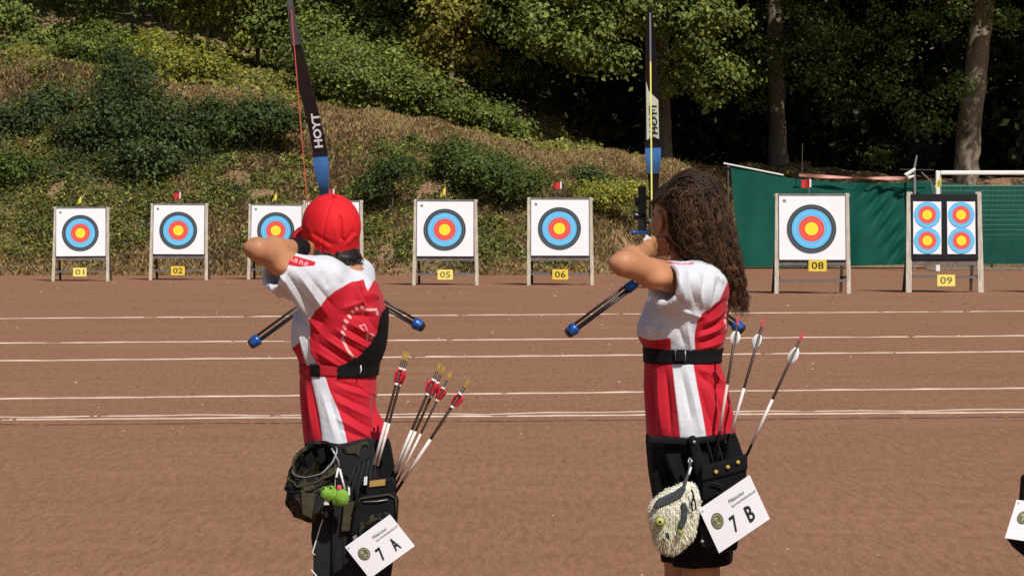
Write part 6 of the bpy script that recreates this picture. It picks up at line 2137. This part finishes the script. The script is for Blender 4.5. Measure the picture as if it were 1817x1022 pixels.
wire('beak', B, [(1183, 946, -.335), (1185, 952, -.342), (1187, 957, -.334)], [.005, .006, .002], MAT['ink'], ow)
wire('beak_mark', B, [(1176, 955, -.335), (1179, 960, -.335)], .004, MAT['grey_plush'], ow)
wire('cord', B, [(1225, 818, -.235), (1223, 835, -.26), (1216, 855, -.285), (1212, 872, -.30)], .005, MAT['grey_plush'], ow)
wire('cord_fleck', B, [(1226, 829, -.258), (1222, 842, -.272)], .004, MAT['white_trim'], ow)
wire('clasp', B, [(1224, 812, -.232), (1228, 818, -.236), (1224, 824, -.24), (1221, 818, -.236), (1224, 812, -.232)], .003, MAT['steel'], ow)
wire('carabiner', B, [(1227, 868, -.32), (1231, 880, -.328), (1227, 893, -.33), (1229, 906, -.33), (1235, 903, -.328), (1233, 889, -.325), (1229, 878, -.322)], .0028, MAT['black_nylon'], ow)

# ------------------------------------------------------------------ third archer, just beyond the right edge
T3 = Frame(1925, 9.8)
pc = empty('person', T3.o, 'archer in dark clothes beyond the right edge, wearing a hip quiver', 'person')
def third():
    P = T3.P
    f = Field((-.3, -.3, 0), (.3, .3, 1.76), .009)
    f.loft([T3.row(455, 1900, 1958, 0, .06), T3.row(500, 1862, 1988, 0, .15), T3.row(640, 1868, 1984, 0, .14), T3.row(800, 1862, 1992, 0, .16), T3.row(860, 1868, 1990, 0, .15)], .02)
    f.cone(P(1928, 490, 0), P(1918, 430, 0), .058, .052, .03)
    head_prims(f, P(1915, 385, 0), Vector((-.2, .97, 0)), Vector((0, 0, 1)))
    for dy in (-.20, .20):
        s, e, w_ = P(1925, 500, dy * .85), P(1935, 650, dy * 1.15), P(1925, 770, dy * 1.1)
        f.cone(s, e, .052, .038, .03); f.cone(e, w_, .038, .027, .015)
        hand_prims(f, w_, w_, w_ + Vector((-.01, 0, -.085)), Vector((0, 1 if dy > 0 else -1, 0)), (.3, .5, .4), Vector((-1, 0, 0)))
    an = legs_prims(f, T3, 1928, 860, -.095, .095, (0, .01), (0, .02))
    V, Q = f.mesh(); finish('body', V, Q, MAT['skin'], pc)
    shoes(an, pc)
    f = Field((-.3, -.34, .74), (.3, .34, 1.46), .007)
    f.loft([T3.row(470, 1898, 1960, 0, .08), T3.row(485, 1872, 1984, 0, .15), T3.row(520, 1858, 1996, 0, .18), T3.row(640, 1858, 1992, 0, .16), T3.row(800, 1852, 2002, 0, .185)], .02)
    for dy in (-.20, .20): f.cone(P(1926, 503, dy * .8), P(1933, 600, dy * 1.08), .075, .062, .03)
    V, Q = f.mesh(); V = relax(V, Q, 2); N = normals_of(V, Q); V = V + N * (noise3(V * np.array([1, 1, .5]), 30, 18) * .006)[:, None]
    finish('shirt', V, Q, MAT['charcoal'], pc)
    f = Field((-.3, -.3, .06), (.3, .3, P(0, 790).z), .007)
    f.loft([T3.row(792, 1866, 1990, 0, .165), T3.row(900, 1862, 1996, 0, .172)], .02)
    for dy in (-.095, .095): f.cone(P(1930, 890, dy), Vector((.0, dy, .08)), .115, .078, .03)
    V, Q = f.mesh(); V = relax(V, Q, 2); finish('trousers', V, Q, MAT['black_cloth'], pc)
    f = Field(P(1915, 385, 0) - Vector((.13, .14, .14)), P(1915, 385, 0) + Vector((.13, .14, .15)), .006)
    f.ell(P(1916, 372, -.014), (.086, .104, .094), None, .01)
    f.plane(P(1916, 392, 0), Vector((0, .8, -1)))
    V, Q = f.mesh(); me = mesh_np('hair', V, Q); add_col(me, 'col', np.tile(np.array([[.03, .02, .014]]), (len(Q), 1))); obj('hair', me, MAT['hair'], pc)
third()
qc = empty('quiver', T3.o, 'black hip quiver cut by the right picture edge', 'quiver', 'hip quivers')
slab('back_panel', T3, [(1815, 845), (1880, 815), (1900, 860), (1890, 985), (1850, 1004), (1822, 990), (1800, 972), (1788, 955), (1800, 920), (1812, 885)], -.24, .05, MAT['black_nylon'], qc, .01, 3)
slab('belt', T3, [(1862, 790), (1990, 786), (1990, 812), (1862, 830)], -.21, .03, MAT['black_nylon'], qc, .004)
card(T3, (1804, 886), (1908, 902), (1783, 954), -.275, 'white card with a round crest cut by the right picture edge', None)
